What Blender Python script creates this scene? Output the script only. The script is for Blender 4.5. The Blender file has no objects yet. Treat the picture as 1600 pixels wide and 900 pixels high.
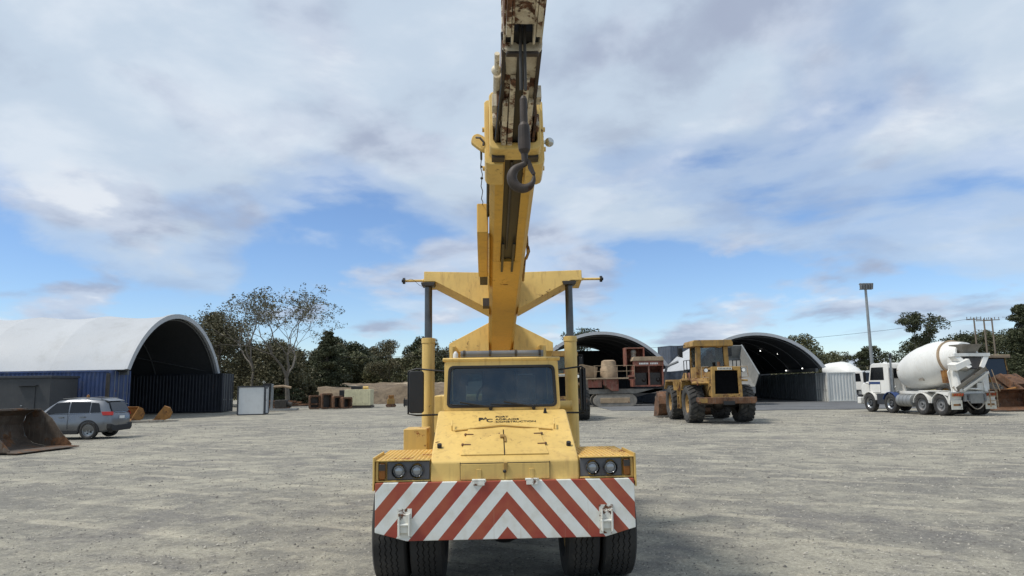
import bpy, bmesh, math, random
from mathutils import Vector, Matrix
R = math.radians
random.seed(7)
S = bpy.context.scene
C = S.collection

# ---------------------------------------------------------------- camera
cam = bpy.data.cameras.new('camera'); camo = bpy.data.objects.new('camera', cam); C.objects.link(camo)
cam.sensor_width = 36; cam.lens = 24.75; cam.clip_start = 0.1; cam.clip_end = 3000
camo.matrix_world = Matrix.Translation((0, 0, 1.85)) @ Matrix.Rotation(R(90 + 7.92), 4, 'X') @ Matrix.Rotation(R(-0.9), 4, 'Z')
S.camera = camo
# ---------------------------------------------------------------- sky, sun, exposure
SUN_EL, SUN_AZ = 58, 252          # azimuth measured clockwise from +Y: high on the left, a little behind the camera
world = bpy.data.worlds.new('World'); S.world = world; world.use_nodes = True
def build_world():
    nt = world.node_tree; N = nt.nodes; L = nt.links
    for n in list(N): N.remove(n)
    out = N.new('ShaderNodeOutputWorld'); bg = N.new('ShaderNodeBackground')
    sky = N.new('ShaderNodeTexSky'); sky.sky_type = 'NISHITA'; sky.sun_disc = False
    sky.sun_elevation = R(SUN_EL); sky.sun_rotation = R(SUN_AZ); sky.air_density = 1.0; sky.dust_density = 0.0; sky.ozone_density = 2.0
    def math_(op, a, b=None, clamp=False):
        m = N.new('ShaderNodeMath'); m.operation = op; m.use_clamp = clamp
        for i, v in enumerate((a, b)):
            if v is None: continue
            if isinstance(v, (int, float)): m.inputs[i].default_value = v
            else: L.new(v, m.inputs[i])
        return m.outputs[0]
    tc = N.new('ShaderNodeTexCoord'); sep = N.new('ShaderNodeSeparateXYZ'); L.new(tc.outputs['Generated'], sep.inputs[0])
    zc = math_('ADD', math_('MAXIMUM', sep.outputs[2], 0.0), 0.22)
    cmb = N.new('ShaderNodeCombineXYZ')
    L.new(math_('DIVIDE', sep.outputs[0], zc), cmb.inputs[0]); L.new(math_('DIVIDE', sep.outputs[1], zc), cmb.inputs[1])
    def noise(scale, detail, rough, off, dist=0.0, rot=0.0, sy=1.0):
        mp = N.new('ShaderNodeMapping'); mp.inputs['Location'].default_value = off; mp.inputs['Rotation'].default_value = (0, 0, rot); mp.inputs['Scale'].default_value = (1, sy, 1)
        L.new(cmb.outputs[0], mp.inputs[0])
        n = N.new('ShaderNodeTexNoise'); n.inputs['Scale'].default_value = scale; n.inputs['Detail'].default_value = detail
        n.inputs['Roughness'].default_value = rough; n.inputs['Distortion'].default_value = dist
        L.new(mp.outputs[0], n.inputs['Vector']); return n.outputs['Fac']
    def ramp(fac, stops):
        r = N.new('ShaderNodeValToRGB'); r.color_ramp.interpolation = 'EASE'
        e = r.color_ramp.elements
        while len(e) < len(stops): e.new(0.5)
        for el, (p, c) in zip(e, stops):
            el.position = p; el.color = (c, c, c, 1) if isinstance(c, float) else (*c, 1)
        L.new(fac, r.inputs[0]); return r.outputs[0]
    # a high soft sheet of cloud, broken up low down, with small cumulus under it
    sheet = noise(1.15, 7, 0.52, (CLX, CLY, 0.0), 0.25, R(20))
    thin = math_('MULTIPLY', ramp(sep.outputs[2], [(0.06, 1.0), (0.40, 0.0)]), 0.25)
    m1 = ramp(math_('SUBTRACT', sheet, thin), [(0.25, 0.0), (0.36, 0.62), (0.47, 1.0)])
    puff = noise(2.3, 8, 0.5, (CLX + 2.2, CLY - 3.0, 4.0), 0.15, R(-15), 0.8)
    m2 = math_('MULTIPLY', ramp(puff, [(0.53, 0.0), (0.66, 1.0)]), 0.85)
    sh1 = noise(2.4, 8, 0.55, (CLX + 1.3, CLY + 4.0, 5.0), 0.2, R(30))
    sh2 = noise(0.9, 3, 0.5, (7.7, 0.4, 1.0), 0.1)
    sh = math_('ADD', math_('MULTIPLY', sh1, 0.6), math_('MULTIPLY', sh2, 0.4))
    cc = ramp(sh, [(0.38, (0.38, 0.45, 0.565)), (0.50, (0.49, 0.58, 0.69)), (0.63, (0.61, 0.68, 0.765))])
    c2 = ramp(sh1, [(0.40, (0.33, 0.38, 0.50)), (0.56, (0.50, 0.56, 0.67)), (0.66, (0.68, 0.72, 0.78))])
    sk = N.new('ShaderNodeVectorMath'); sk.operation = 'MULTIPLY'; L.new(sky.outputs[0], sk.inputs[0])
    sk.inputs[1].default_value = SKY
    def mixw(f, A, B, scale):
        cs = N.new('ShaderNodeVectorMath'); cs.operation = 'SCALE'; cs.inputs[3].default_value = scale; L.new(B, cs.inputs[0])
        mx = N.new('ShaderNodeMix'); mx.data_type = 'RGBA'; L.new(f, mx.inputs['Factor']); L.new(A, mx.inputs['A']); L.new(cs.outputs[0], mx.inputs['B']); return mx.outputs['Result']
    r1 = mixw(m1, sk.outputs[0], cc, 10.0)
    r2 = mixw(m2, r1, c2, 10.0)
    L.new(r2, bg.inputs[0]); bg.inputs[1].default_value = 0.1
    L.new(bg.outputs[0], out.inputs[0])
CLX, CLY, SKY = 1.2, 12.4, (0.92, 1.04, 1.24)
build_world()
sun = bpy.data.lights.new('sun', 'SUN'); suno = bpy.data.objects.new('sun', sun); C.objects.link(suno)
sun.energy = 2.8; sun.angle = R(10); sun.color = (1.0, 0.955, 0.88)
_d = Vector((math.sin(R(SUN_AZ)) * math.cos(R(SUN_EL)), math.cos(R(SUN_AZ)) * math.cos(R(SUN_EL)), math.sin(R(SUN_EL))))
suno.rotation_euler = _d.to_track_quat('Z', 'Y').to_euler(); suno.location = _d * 100
S.view_settings.view_transform = 'Standard'; S.view_settings.look = 'None'
S.view_settings.exposure = 0.20; S.view_settings.gamma = 1.0
S.render.engine = 'CYCLES'; S.render.resolution_x = 1024; S.render.resolution_y = 576

# ---------------------------------------------------------------- mesh helpers
class MB:
    def __init__(s): s.v = []; s.f = []
    def add(s, vs, fs):
        o = len(s.v); s.v += [tuple(v) for v in vs]; s.f += [tuple(i + o for i in f) for f in fs]; return s
    def box(s, x0, x1, y0, y1, z0, z1):
        return s.add([(x, y, z) for x in (x0, x1) for y in (y0, y1) for z in (z0, z1)],
                     [(0, 1, 3, 2), (4, 6, 7, 5), (0, 4, 5, 1), (2, 3, 7, 6), (0, 2, 6, 4), (1, 5, 7, 3)])
    def obox(s, c, size, rx=0, ry=0, rz=0):
        m = Matrix.Rotation(rz, 3, 'Z') @ Matrix.Rotation(ry, 3, 'Y') @ Matrix.Rotation(rx, 3, 'X'); c = Vector(c)
        h = [d / 2 for d in size]
        return s.add([c + m @ Vector((x * h[0], y * h[1], z * h[2])) for x in (-1, 1) for y in (-1, 1) for z in (-1, 1)],
                     [(0, 1, 3, 2), (4, 6, 7, 5), (0, 4, 5, 1), (2, 3, 7, 6), (0, 2, 6, 4), (1, 5, 7, 3)])
    def hexa(s, a, b):            # two quads (4 points each), joined
        return s.add(list(a) + list(b), [(3, 2, 1, 0), (4, 5, 6, 7), (0, 1, 5, 4), (1, 2, 6, 5), (2, 3, 7, 6), (3, 0, 4, 7)])
    def prism(s, poly, a0, a1, axis='y'):
        def P(p, a): return {'x': (a, p[0], p[1]), 'y': (p[0], a, p[1]), 'z': (p[0], p[1], a)}[axis]
        n = len(poly)
        return s.add([P(p, a0) for p in poly] + [P(p, a1) for p in poly],
                     [tuple(range(n - 1, -1, -1)), tuple(range(n, 2 * n))] + [(i, (i + 1) % n, n + (i + 1) % n, n + i) for i in range(n)])
    def ring(s, outer, inner, a0, a1, axis='y'):   # frame between two outlines of equal count
        def P(p, a): return {'x': (a, p[0], p[1]), 'y': (p[0], a, p[1]), 'z': (p[0], p[1], a)}[axis]
        n = len(outer); vs = [P(p, a0) for p in outer] + [P(p, a0) for p in inner] + [P(p, a1) for p in outer] + [P(p, a1) for p in inner]
        fs = []
        for i in range(n):
            j = (i + 1) % n
            fs += [(i, j, n + j, n + i), (2 * n + i, 3 * n + i, 3 * n + j, 2 * n + j), (i, 2 * n + i, 2 * n + j, j), (n + i, n + j, 3 * n + j, 3 * n + i)]
        return s.add(vs, fs)
    def cyl(s, p0, p1, r0, r1=None, n=14, cap=True):
        return s.tube([p0, p1], [r0, r0 if r1 is None else r1], n, cap)
    def tube(s, pts, r, n=8, cap=True):
        pts = [Vector(p) for p in pts]; m = len(pts)
        if isinstance(r, (int, float)): r = [r] * m
        up = None; vs = []
        for i, p in enumerate(pts):
            t = (pts[min(i + 1, m - 1)] - pts[max(i - 1, 0)]).normalized()
            if up is None:
                a = Vector((0, 0, 1)) if abs(t.z) < .9 else Vector((1, 0, 0))
                u = t.cross(a).normalized()
            else:
                u = (up - t * up.dot(t)); u = u.normalized() if u.length > 1e-6 else t.orthogonal().normalized()
            up = u; w = t.cross(u)
            for k in range(n):
                an = 2 * math.pi * k / n; vs.append(p + (u * math.cos(an) + w * math.sin(an)) * r[i])
        fs = [(i * n + k, i * n + (k + 1) % n, (i + 1) * n + (k + 1) % n, (i + 1) * n + k) for i in range(m - 1) for k in range(n)]
        if cap: fs += [tuple(range(n - 1, -1, -1)), tuple(range((m - 1) * n, m * n))]
        return s.add(vs, fs)
    def lathe(s, prof, n=28, o=(0, 0, 0), axis='x', a0=0.0, a1=2 * math.pi):
        closed = abs(a1 - a0 - 2 * math.pi) < 1e-6; o = Vector(o); cnt = n if closed else n + 1; vs = []
        for k in range(cnt):
            an = a0 + (a1 - a0) * k / n; c, sn = math.cos(an), math.sin(an)
            for a, r in prof:
                vs.append(o + Vector({'x': (a, r * c, r * sn), 'y': (r * c, a, r * sn), 'z': (r * c, r * sn, a)}[axis]))
        m = len(prof); fs = []
        for k in range(n):
            k2 = (k + 1) % cnt
            for i in range(m - 1): fs.append((k * m + i, k * m + i + 1, k2 * m + i + 1, k2 * m + i))
        return s.add(vs, fs)
    def ball(s, c, r, n=14, m=9, sc=(1, 1, 1)):
        vs = []; c = Vector(c)
        for i in range(m + 1):
            th = math.pi * i / m
            for k in range(n):
                ph = 2 * math.pi * k / n
                vs.append(c + Vector((r * sc[0] * math.sin(th) * math.cos(ph), r * sc[1] * math.sin(th) * math.sin(ph), r * sc[2] * math.cos(th))))
        return s.add(vs, [(i * n + k, (i + 1) * n + k, (i + 1) * n + (k + 1) % n, i * n + (k + 1) % n) for i in range(m) for k in range(n)])
    def xf(s, M):
        s.v = [tuple(M @ Vector(v)) for v in s.v]; return s

def mesh(name, mb, m, smooth=35, weld=True):
    me = bpy.data.meshes.new(name); me.from_pydata(mb.v, [], mb.f)
    if weld:
        bm = bmesh.new(); bm.from_mesh(me); bmesh.ops.remove_doubles(bm, verts=bm.verts, dist=1e-5)
        bmesh.ops.recalc_face_normals(bm, faces=bm.faces); bm.to_mesh(me); bm.free()
    if m: me.materials.append(M[m])
    if smooth:
        me.shade_smooth(); me.set_sharp_from_angle(angle=R(smooth))
    me.update(); return me
def obj(name, mb, m, parent=None, bevel=0, smooth=35, label=None, seg=2, kind=None):
    o = bpy.data.objects.new(name, mesh(name, mb, m, smooth)); C.objects.link(o); o.parent = parent
    if bevel:
        b = o.modifiers.new('bevel', 'BEVEL'); b.width = bevel; b.segments = seg; b.limit_method = 'ANGLE'; b.angle_limit = R(40); b.harden_normals = True
    if label: o['label'] = label
    if kind: o['kind'] = kind
    return o
def thing(name, label, cat, loc=(0, 0, 0), rotz=0, group=None):
    o = bpy.data.objects.new(name, None); C.objects.link(o); o.empty_display_size = .2
    o.location = loc; o.rotation_euler = (0, 0, rotz); o['label'] = label; o['category'] = cat
    if group: o['group'] = group
    return o
def tag(o, label, cat, group=None):
    o['label'] = label; o['category'] = cat
    if group: o['group'] = group
    return o
def struct(o): o['kind'] = 'structure'; return o
def dup(o, parent=None, **kw):
    c = o.copy(); C.objects.link(c); c.parent = parent
    for k, v in kw.items():
        if k == 'loc': c.location = v
        elif k == 'rotz': c.rotation_euler = (0, 0, v)
        elif k == 'scale': c.scale = (v, v, v) if isinstance(v, (int, float)) else v
        else: c[k] = v
    for ch in list(o.children): dup(ch, c)
    return c
def rrect(x0, x1, z0, z1, r, n=5):
    pts = []
    for cx, cz, a in ((x1 - r, z1 - r, 0), (x0 + r, z1 - r, 90), (x0 + r, z0 + r, 180), (x1 - r, z0 + r, 270)):
        for k in range(n + 1): t = R(a + 90 * k / n); pts.append((cx + r * math.cos(t), cz + r * math.sin(t)))
    return pts

# ---------------------------------------------------------------- materials
M = {}
def nodes(name):
    m = bpy.data.materials.new(name); m.use_nodes = True; M[name] = m
    nt = m.node_tree; b = nt.nodes['Principled BSDF']; return nt, nt.nodes, nt.links, b
def nz(N, L, vec, scale, detail=4, rough=.55, dist=0.0, sc=None):
    if sc:
        mp = N.new('ShaderNodeMapping'); mp.inputs['Scale'].default_value = sc; L.new(vec, mp.inputs[0]); vec = mp.outputs[0]
    n = N.new('ShaderNodeTexNoise'); n.inputs['Scale'].default_value = scale; n.inputs['Detail'].default_value = detail
    n.inputs['Roughness'].default_value = rough; n.inputs['Distortion'].default_value = dist; L.new(vec, n.inputs['Vector']); return n.outputs['Fac']
def rmp(N, L, fac, p0, p1, v0=0.0, v1=1.0):
    r = N.new('ShaderNodeMapRange'); r.interpolation_type = 'SMOOTHSTEP'
    r.inputs[1].default_value = p0; r.inputs[2].default_value = p1; r.inputs[3].default_value = v0; r.inputs[4].default_value = v1
    L.new(fac, r.inputs[0]); return r.outputs[0]
def mixc(N, L, fac, a, b):
    x = N.new('ShaderNodeMix'); x.data_type = 'RGBA'
    for k, v in (('Factor', fac), ('A', a), ('B', b)):
        if isinstance(v, (int, float)): x.inputs[k].default_value = v
        elif isinstance(v, tuple): x.inputs[k].default_value = (*v, 1)
        else: L.new(v, x.inputs[k])
    return x.outputs['Result']
def paint(name, col, rough=.5, var=.12, rust=0.0, rustcol=(.11, .045, .02), dirt=.25, dirtcol=(.2, .16, .11), scale=2.0, metal=0.0, bump=.02, streak=True, rscale=9.0, spec=.5):
    nt, N, L, b = nodes(name)
    tc = N.new('ShaderNodeTexCoord'); v = tc.outputs['Object']
    n1 = nz(N, L, v, scale, 5, .6)
    dk = tuple(c * (1 - var) for c in col); lt = tuple(min(1, c * (1 + var)) for c in col)
    c = mixc(N, L, rmp(N, L, n1, .3, .7), dk, lt)
    if dirt:
        n2 = nz(N, L, v, scale * 1.7, 6, .65, .3)
        f = rmp(N, L, n2, .48, .78, 0, dirt)
        c = mixc(N, L, f, c, dirtcol)
        if streak:
            n3 = nz(N, L, v, 3.0, 4, .6, 0, (7, 7, .35)); c = mixc(N, L, rmp(N, L, n3, .50, .72, 0, dirt * .9), c, dirtcol)
    r = None
    if rust:
        n4 = nz(N, L, v, rscale, 8, .68, .4); n5 = nz(N, L, v, rscale * .22, 3, .5)
        ad = N.new('ShaderNodeMath'); ad.operation = 'ADD'; L.new(n4, ad.inputs[0]); L.new(n5, ad.inputs[1])
        t = 1.28 - rust * .5
        fr = rmp(N, L, ad.outputs[0], t, t + .09)
        n6 = nz(N, L, v, rscale * 3, 4, .6)
        rc = mixc(N, L, rmp(N, L, n6, .3, .7), tuple(x * .55 for x in rustcol), tuple(x * 1.5 for x in rustcol))
        c = mixc(N, L, fr, c, rc)
        rr = N.new('ShaderNodeMapRange'); rr.inputs[3].default_value = rough; rr.inputs[4].default_value = .9; L.new(fr, rr.inputs[0]); r = rr.outputs[0]
    L.new(c, b.inputs['Base Color'])
    if r: L.new(r, b.inputs['Roughness'])
    else:
        L.new(rmp(N, L, n1, .2, .8, max(.05, rough - .08), min(1, rough + .12)), b.inputs['Roughness'])
    b.inputs['Metallic'].default_value = metal; b.inputs['Specular IOR Level'].default_value = spec
    if bump:
        bp = N.new('ShaderNodeBump'); bp.inputs['Strength'].default_value = bump * 6; bp.inputs['Distance'].default_value = .01
        L.new(nz(N, L, v, 24, 5, .6), bp.inputs['Height']); L.new(bp.outputs[0], b.inputs['Normal'])
    return M[name]
def flat(name, col, rough=.6, metal=0.0, spec=.5):
    nt, N, L, b = nodes(name)
    tc = N.new('ShaderNodeTexCoord'); n = nz(N, L, tc.outputs['Object'], 6, 5, .6)
    c = mixc(N, L, rmp(N, L, n, .3, .7), tuple(x * .85 for x in col), tuple(min(1, x * 1.12) for x in col)); L.new(c, b.inputs['Base Color'])
    b.inputs['Roughness'].default_value = rough; b.inputs['Metallic'].default_value = metal; b.inputs['Specular IOR Level'].default_value = spec
def glass(name, tint, trans=.85, refl=1.5, rough=.02):
    m = bpy.data.materials.new(name); m.use_nodes = True; M[name] = m; nt = m.node_tree; N = nt.nodes; L = nt.links
    for n in list(N): N.remove(n)
    o = N.new('ShaderNodeOutputMaterial'); g = N.new('ShaderNodeBsdfGlossy'); g.inputs['Roughness'].default_value = rough
    t = N.new('ShaderNodeBsdfTransparent'); t.inputs[0].default_value = (*tint, 1)
    lw = N.new('ShaderNodeFresnel'); lw.inputs[0].default_value = refl
    mx = N.new('ShaderNodeMixShader'); L.new(lw.outputs[0], mx.inputs[0]); L.new(t.outputs[0], mx.inputs[1]); L.new(g.outputs[0], mx.inputs[2])
    d = N.new('ShaderNodeBsdfDiffuse'); d.inputs[0].default_value = (.35, .34, .31, 1)
    m2 = N.new('ShaderNodeMixShader'); tc = N.new('ShaderNodeTexCoord')
    L.new(rmp(N, L, nz(N, L, tc.outputs['Object'], 4, 5), .35, .8, .02, .16), m2.inputs[0]); L.new(mx.outputs[0], m2.inputs[1]); L.new(d.outputs[0], m2.inputs[2])
    L.new(m2.outputs[0], o.inputs[0])

YEL = (.70, .475, .145)
paint('yellow', YEL, .5, .13, .09, dirt=.52, dirtcol=(.40, .25, .085), rscale=16, scale=1.3)
paint('yellow_boom', (.56, .335, .06), .5, .1, .12, dirt=.4, dirtcol=(.30, .18, .06), rscale=9, scale=1.0)
paint('yellow_tread', (.68, .45, .13), .55, .1, .3, rustcol=(.28, .1, .035), dirt=.3, dirtcol=(.4, .26, .12), rscale=14)
paint('yellow_worn', (.34, .20, .052), .65, .25, .4, dirt=.9, dirtcol=(.15, .105, .06), rscale=6, scale=1.6)
paint('white_rust', (.64, .57, .43), .6, .2, .66, rustcol=(.12, .055, .028), dirt=.65, dirtcol=(.30, .21, .12), rscale=12, scale=5)
paint('white_paint', (.74, .74, .70), .5, .06, .12, dirt=.3, dirtcol=(.4, .34, .25), rscale=16)
paint('white_chip', (.72, .71, .64), .55, .08, .42, dirt=.4, rscale=22)
paint('truck_white', (.74, .73, .69), .4, .05, .02, dirt=.32, dirtcol=(.42, .38, .31), scale=.8)
paint('drum_white', (.72, .715, .68), .5, .06, .04, rustcol=(.36, .23, .10), dirt=.42, dirtcol=(.50, .46, .38), scale=.7, rscale=2.2)
paint('cream', (.66, .64, .56), .55, .06, .06, dirt=.25, scale=.8)
paint('rust', (.135, .062, .028), .85, .35, .4, rustcol=(.05, .03, .02), dirt=.6, dirtcol=(.19, .15, .12), scale=2.5, bump=.08)
paint('rust_orange', (.27, .125, .03), .8, .3, .4, dirt=.5, dirtcol=(.15, .08, .04), scale=3, bump=.06)
paint('bucket_steel', (.085, .062, .045), .75, .35, .55, rustcol=(.12, .058, .026), dirt=.7, dirtcol=(.17, .145, .115), scale=1.6, bump=.08, rscale=3)
paint('red_machine', (.23, .075, .05), .8, .25, .35, dirt=1.0, dirtcol=(.24, .17, .115), scale=2.2)
paint('tan_dust', (.34, .25, .16), .85, .2, .15, dirt=.4, dirtcol=(.2, .14, .09), scale=2)
paint('grey_dust', (.22, .20, .17), .85, .25, .1, dirt=.5, dirtcol=(.3, .26, .2), scale=2)
paint('grey_steel', (.16, .165, .17), .6, .2, .1, dirt=.5, dirtcol=(.22, .2, .17))
paint('tipper_grey', (.20, .20, .19), .6, .15, .1, dirt=.4, dirtcol=(.28, .26, .22))
paint('blue_cont', (.028, .055, .15), .6, .2, .14, dirt=.4, dirtcol=(.14, .15, .17), scale=.9, rscale=5)
paint('navy_cont', (.007, .010, .018), .6, .2, .08, dirt=.3, dirtcol=(.06, .065, .07), scale=.9)
paint('grey_cont', (.19, .20, .20), .6, .12, .08, dirt=.35, dirtcol=(.12, .1, .08), scale=.9)
paint('cream_cont', (.60, .60, .56), .55, .05, .05, dirt=.25, dirtcol=(.35, .3, .24), scale=.8)
paint('slate_cont', (.07, .085, .11), .6, .2, .1, dirt=.3)
paint('office_grey', (.040, .042, .045), .6, .1, 0, dirt=.2, dirtcol=(.08, .08, .08))
paint('fabric', (.45, .465, .48), .65, .05, 0, dirt=.4, dirtcol=(.28, .28, .27), scale=.35, bump=.01)
flat('lining', (.035, .038, .042), .8)  # interior shade put into this near-black; the fabric itself would be pale
flat('rib_steel', (.12, .125, .13), .5, .5)
paint('hut_white', (.62, .63, .62), .5, .03, 0, dirt=.08)
flat('dark_trim', (.03, .033, .04), .55)
flat('black', (.012, .012, .013), .5)
flat('void_black', (.006, .006, .007), .95, 0, .1)
flat('black_rubber', (.02, .02, .021), .8)
flat('black_gloss', (.012, .013, .015), .2)
paint('tyre', (.032, .031, .030), .85, .25, 0, dirt=.6, dirtcol=(.105, .096, .082), scale=3, streak=False, bump=.05)
paint('tyre_dusty', (.05, .048, .045), .9, .25, 0, dirt=.8, dirtcol=(.15, .135, .115), scale=2, streak=False, bump=.06)
paint('lamp_grey', (.115, .118, .125), .6, .08, .1, dirt=.2)
flat('chrome', (.62, .62, .62), .14, 1.0)
flat('rod_chrome', (.11, .105, .10), .28, .85)
flat('alloy', (.30, .31, .32), .35, .9)
flat('amber', (.22, .075, .008), .25)
flat('tail_red', (.42, .02, .012), .2)
flat('plate_white', (.7, .7, .68), .4)
flat('lens', (.34, .35, .36), .08, .5)
flat('steel_dark', (.065, .058, .052), .5, .6)
paint('hook_steel', (.042, .031, .025), .6, .3, .3, rustcol=(.075, .035, .018), dirt=.4, dirtcol=(.09, .065, .045), scale=8, metal=.1)
flat('rope', (.05, .047, .043), .6, .4)
flat('print_black', (.018, .018, .018), .5)
flat('seat', (.03, .03, .032), .8)
flat('inner_tan', (.20, .18, .15), .8)
flat('silver_ball', (.55, .55, .53), .25, .9)
glass('cab_glass', (.52, .60, .64), refl=1.62)
glass('dark_glass', (.10, .12, .13), refl=1.6)
flat('window_black', (.008, .009, .011), .12)
paint('suv_silver', (.19, .20, .215), .3, .03, 0, dirt=.1, dirtcol=(.25, .23, .2), metal=.75, bump=0, streak=False)
paint('timber_pole', (.16, .13, .10), .85, .2, 0, dirt=.3)
paint('galv', (.30, .31, .31), .45, .1, 0, metal=.5, dirt=.2)
paint('genset_cream', (.60, .56, .36), .6, .06, .12, dirt=.3)
paint('truck_blue', (.03, .06, .17), .4, .1, 0, dirt=.2)
flat('light_head', (.8, .8, .78), .3)

def chevron():
    nt, N, L, b = nodes('chevron')
    tc = N.new('ShaderNodeTexCoord'); v = tc.outputs['Object']; sp = N.new('ShaderNodeSeparateXYZ'); L.new(v, sp.inputs[0])
    def mt(op, a, b_=None):
        m = N.new('ShaderNodeMath'); m.operation = op
        for i, x in enumerate((a, b_)):
            if x is None: continue
            if isinstance(x, (int, float)): m.inputs[i].default_value = x
            else: L.new(x, m.inputs[i])
        return m.outputs[0]
    t = mt('ADD', sp.outputs[2], mt('MULTIPLY', mt('ABSOLUTE', mt('SUBTRACT', sp.outputs[0], .012)), 1.16))
    fr = mt('FRACT', mt('DIVIDE', mt('SUBTRACT', t, .93 - 3.0), .30))
    red = mt('GREATER_THAN', fr, .5)
    n1 = nz(N, L, v, 3, 5, .6); n2 = nz(N, L, v, 5, 6, .65)
    rc = mixc(N, L, rmp(N, L, n1, .35, .65), (.30, .045, .028), (.36, .085, .04))
    wc = mixc(N, L, rmp(N, L, n2, .4, .75), (.74, .75, .71), (.62, .60, .52))
    c = mixc(N, L, red, wc, rc)
    n3 = nz(N, L, v, 3.2, 5, .6, 0, (8, 1, .35)); c = mixc(N, L, rmp(N, L, n3, .60, .75, 0, .35), c, (.40, .30, .19))
    n4 = nz(N, L, v, 38, 5, .6); c = mixc(N, L, rmp(N, L, n4, .70, .74, 0, .8), c, (.16, .07, .03))
    L.new(c, b.inputs['Base Color']); b.inputs['Roughness'].default_value = .5
chevron()
# ================================================================ ground and terrain
def ground_mat():
    nt, N, L, b = nodes('gravel')
    tc = N.new('ShaderNodeTexCoord'); v = tc.outputs['Object']
    a = nz(N, L, v, .13, 6, .6, .4); a2 = nz(N, L, v, .42, 8, .66, .5); a3 = nz(N, L, v, 1.7, 8, .7, .3)
    f = nz(N, L, v, 26, 6, .7); g = nz(N, L, v, 110, 3, .6)
    def mul(x, k):
        m = N.new('ShaderNodeMath'); m.operation = 'MULTIPLY'; L.new(x, m.inputs[0]); m.inputs[1].default_value = k; return m.outputs[0]
    def add(x, y):
        m = N.new('ShaderNodeMath'); m.operation = 'ADD'; L.new(x, m.inputs[0]); L.new(y, m.inputs[1]); return m.outputs[0]
    mixed = add(add(mul(a, .25), mul(a2, .35)), mul(a3, .40))
    c = mixc(N, L, rmp(N, L, mixed, .42, .58), (.200, .190, .165), (.350, .326, .260))
    # darker gravel showing through the dust, pale dusty scuffs, dark specks and ruts
    d = nz(N, L, v, .33, 9, .72, .5); c = mixc(N, L, rmp(N, L, d, .51, .63, 0, .7), c, (.165, .156, .145))
    e = nz(N, L, v, .95, 9, .76, .6, (1, .9, 1)); c = mixc(N, L, rmp(N, L, e, .54, .66, 0, .65), c, (.455, .42, .325))
    e2 = nz(N, L, v, 2.4, 9, .78, .5); c = mixc(N, L, rmp(N, L, e2, .55, .64, 0, .65), c, (.125, .114, .10))
    e3 = nz(N, L, v, 7, 8, .78, .3); c = mixc(N, L, rmp(N, L, e3, .56, .64, 0, .65), c, (.13, .12, .105))
    e4 = nz(N, L, v, 12, 6, .7, .2); c = mixc(N, L, rmp(N, L, e4, .58, .66, 0, .5), c, (.56, .52, .43))
    # faint wheel tracks sweeping through the yard
    for ang, sc_, ph in ((70, .30, 1.0), (118, .22, 4.0)):
        mp = N.new('ShaderNodeMapping'); mp.inputs['Rotation'].default_value = (0, 0, R(ang)); mp.inputs['Location'].default_value = (ph, ph, 0); L.new(v, mp.inputs[0])
        w = N.new('ShaderNodeTexWave'); w.wave_type = 'BANDS'; w.inputs['Scale'].default_value = sc_; w.inputs['Distortion'].default_value = 5; w.inputs['Detail'].default_value = 2; w.inputs['Detail Scale'].default_value = .4; L.new(mp.outputs[0], w.inputs['Vector'])
        pm = N.new('ShaderNodeMath'); pm.operation = 'MULTIPLY'; L.new(rmp(N, L, w.outputs['Fac'], .86, .97), pm.inputs[0]); L.new(rmp(N, L, nz(N, L, v, .9, 7, .7), .42, .62, 0, .45), pm.inputs[1])
        c = mixc(N, L, pm.outputs[0], c, (.20, .185, .155) if ph < 2 else (.52, .47, .36))
    # stone grain
    c2 = mixc(N, L, rmp(N, L, f, .3, .7, 0, 1), (.55, .55, .55), (1.45, 1.45, 1.45))
    mm = N.new('ShaderNodeMix'); mm.data_type = 'RGBA'; mm.blend_type = 'MULTIPLY'; mm.inputs['Factor'].default_value = .5; L.new(c, mm.inputs['A']); L.new(c2, mm.inputs['B'])
    c3 = mixc(N, L, rmp(N, L, g, .3, .7), (.6, .6, .6), (1.4, 1.4, 1.4))
    m3 = N.new('ShaderNodeMix'); m3.data_type = 'RGBA'; m3.blend_type = 'MULTIPLY'; m3.inputs['Factor'].default_value = .6; L.new(mm.outputs['Result'], m3.inputs['A']); L.new(c3, m3.inputs['B'])
    L.new(m3.outputs['Result'], b.inputs['Base Color']); b.inputs['Roughness'].default_value = .95; b.inputs['Specular IOR Level'].default_value = .2
    bp = N.new('ShaderNodeBump'); bp.inputs['Strength'].default_value = .7; bp.inputs['Distance'].default_value = .03
    L.new(add(add(mul(f, .6), mul(g, .35)), mul(e, .8)), bp.inputs['Height']); L.new(bp.outputs[0], b.inputs['Normal'])
ground_mat()
def earth(name, c0, c1, c2, sc=.5):
    nt, N, L, b = nodes(name); tc = N.new('ShaderNodeTexCoord'); v = tc.outputs['Object']
    c = mixc(N, L, rmp(N, L, nz(N, L, v, sc, 7, .68, .4), .35, .65), c0, c1)
    c = mixc(N, L, rmp(N, L, nz(N, L, v, sc * 5, 7, .7, .5), .5, .7), c, c2)
    L.new(c, b.inputs['Base Color']); b.inputs['Roughness'].default_value = .95
    bp = N.new('ShaderNodeBump'); bp.inputs['Strength'].default_value = 1; bp.inputs['Distance'].default_value = .15
    L.new(nz(N, L, v, sc * 8, 8, .7), bp.inputs['Height']); L.new(bp.outputs[0], b.inputs['Normal'])
earth('asphalt', (.105, .107, .11), (.145, .147, .15), (.18, .175, .165), .25)
earth('dirt', (.13, .095, .06), (.22, .165, .105), (.085, .06, .04), .35)
earth('dirt_pale', (.30, .23, .15), (.40, .33, .24), (.22, .16, .10), .3)
earth('grass_far', (.13, .12, .06), (.22, .19, .10), (.08, .08, .045), .08)

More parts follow.
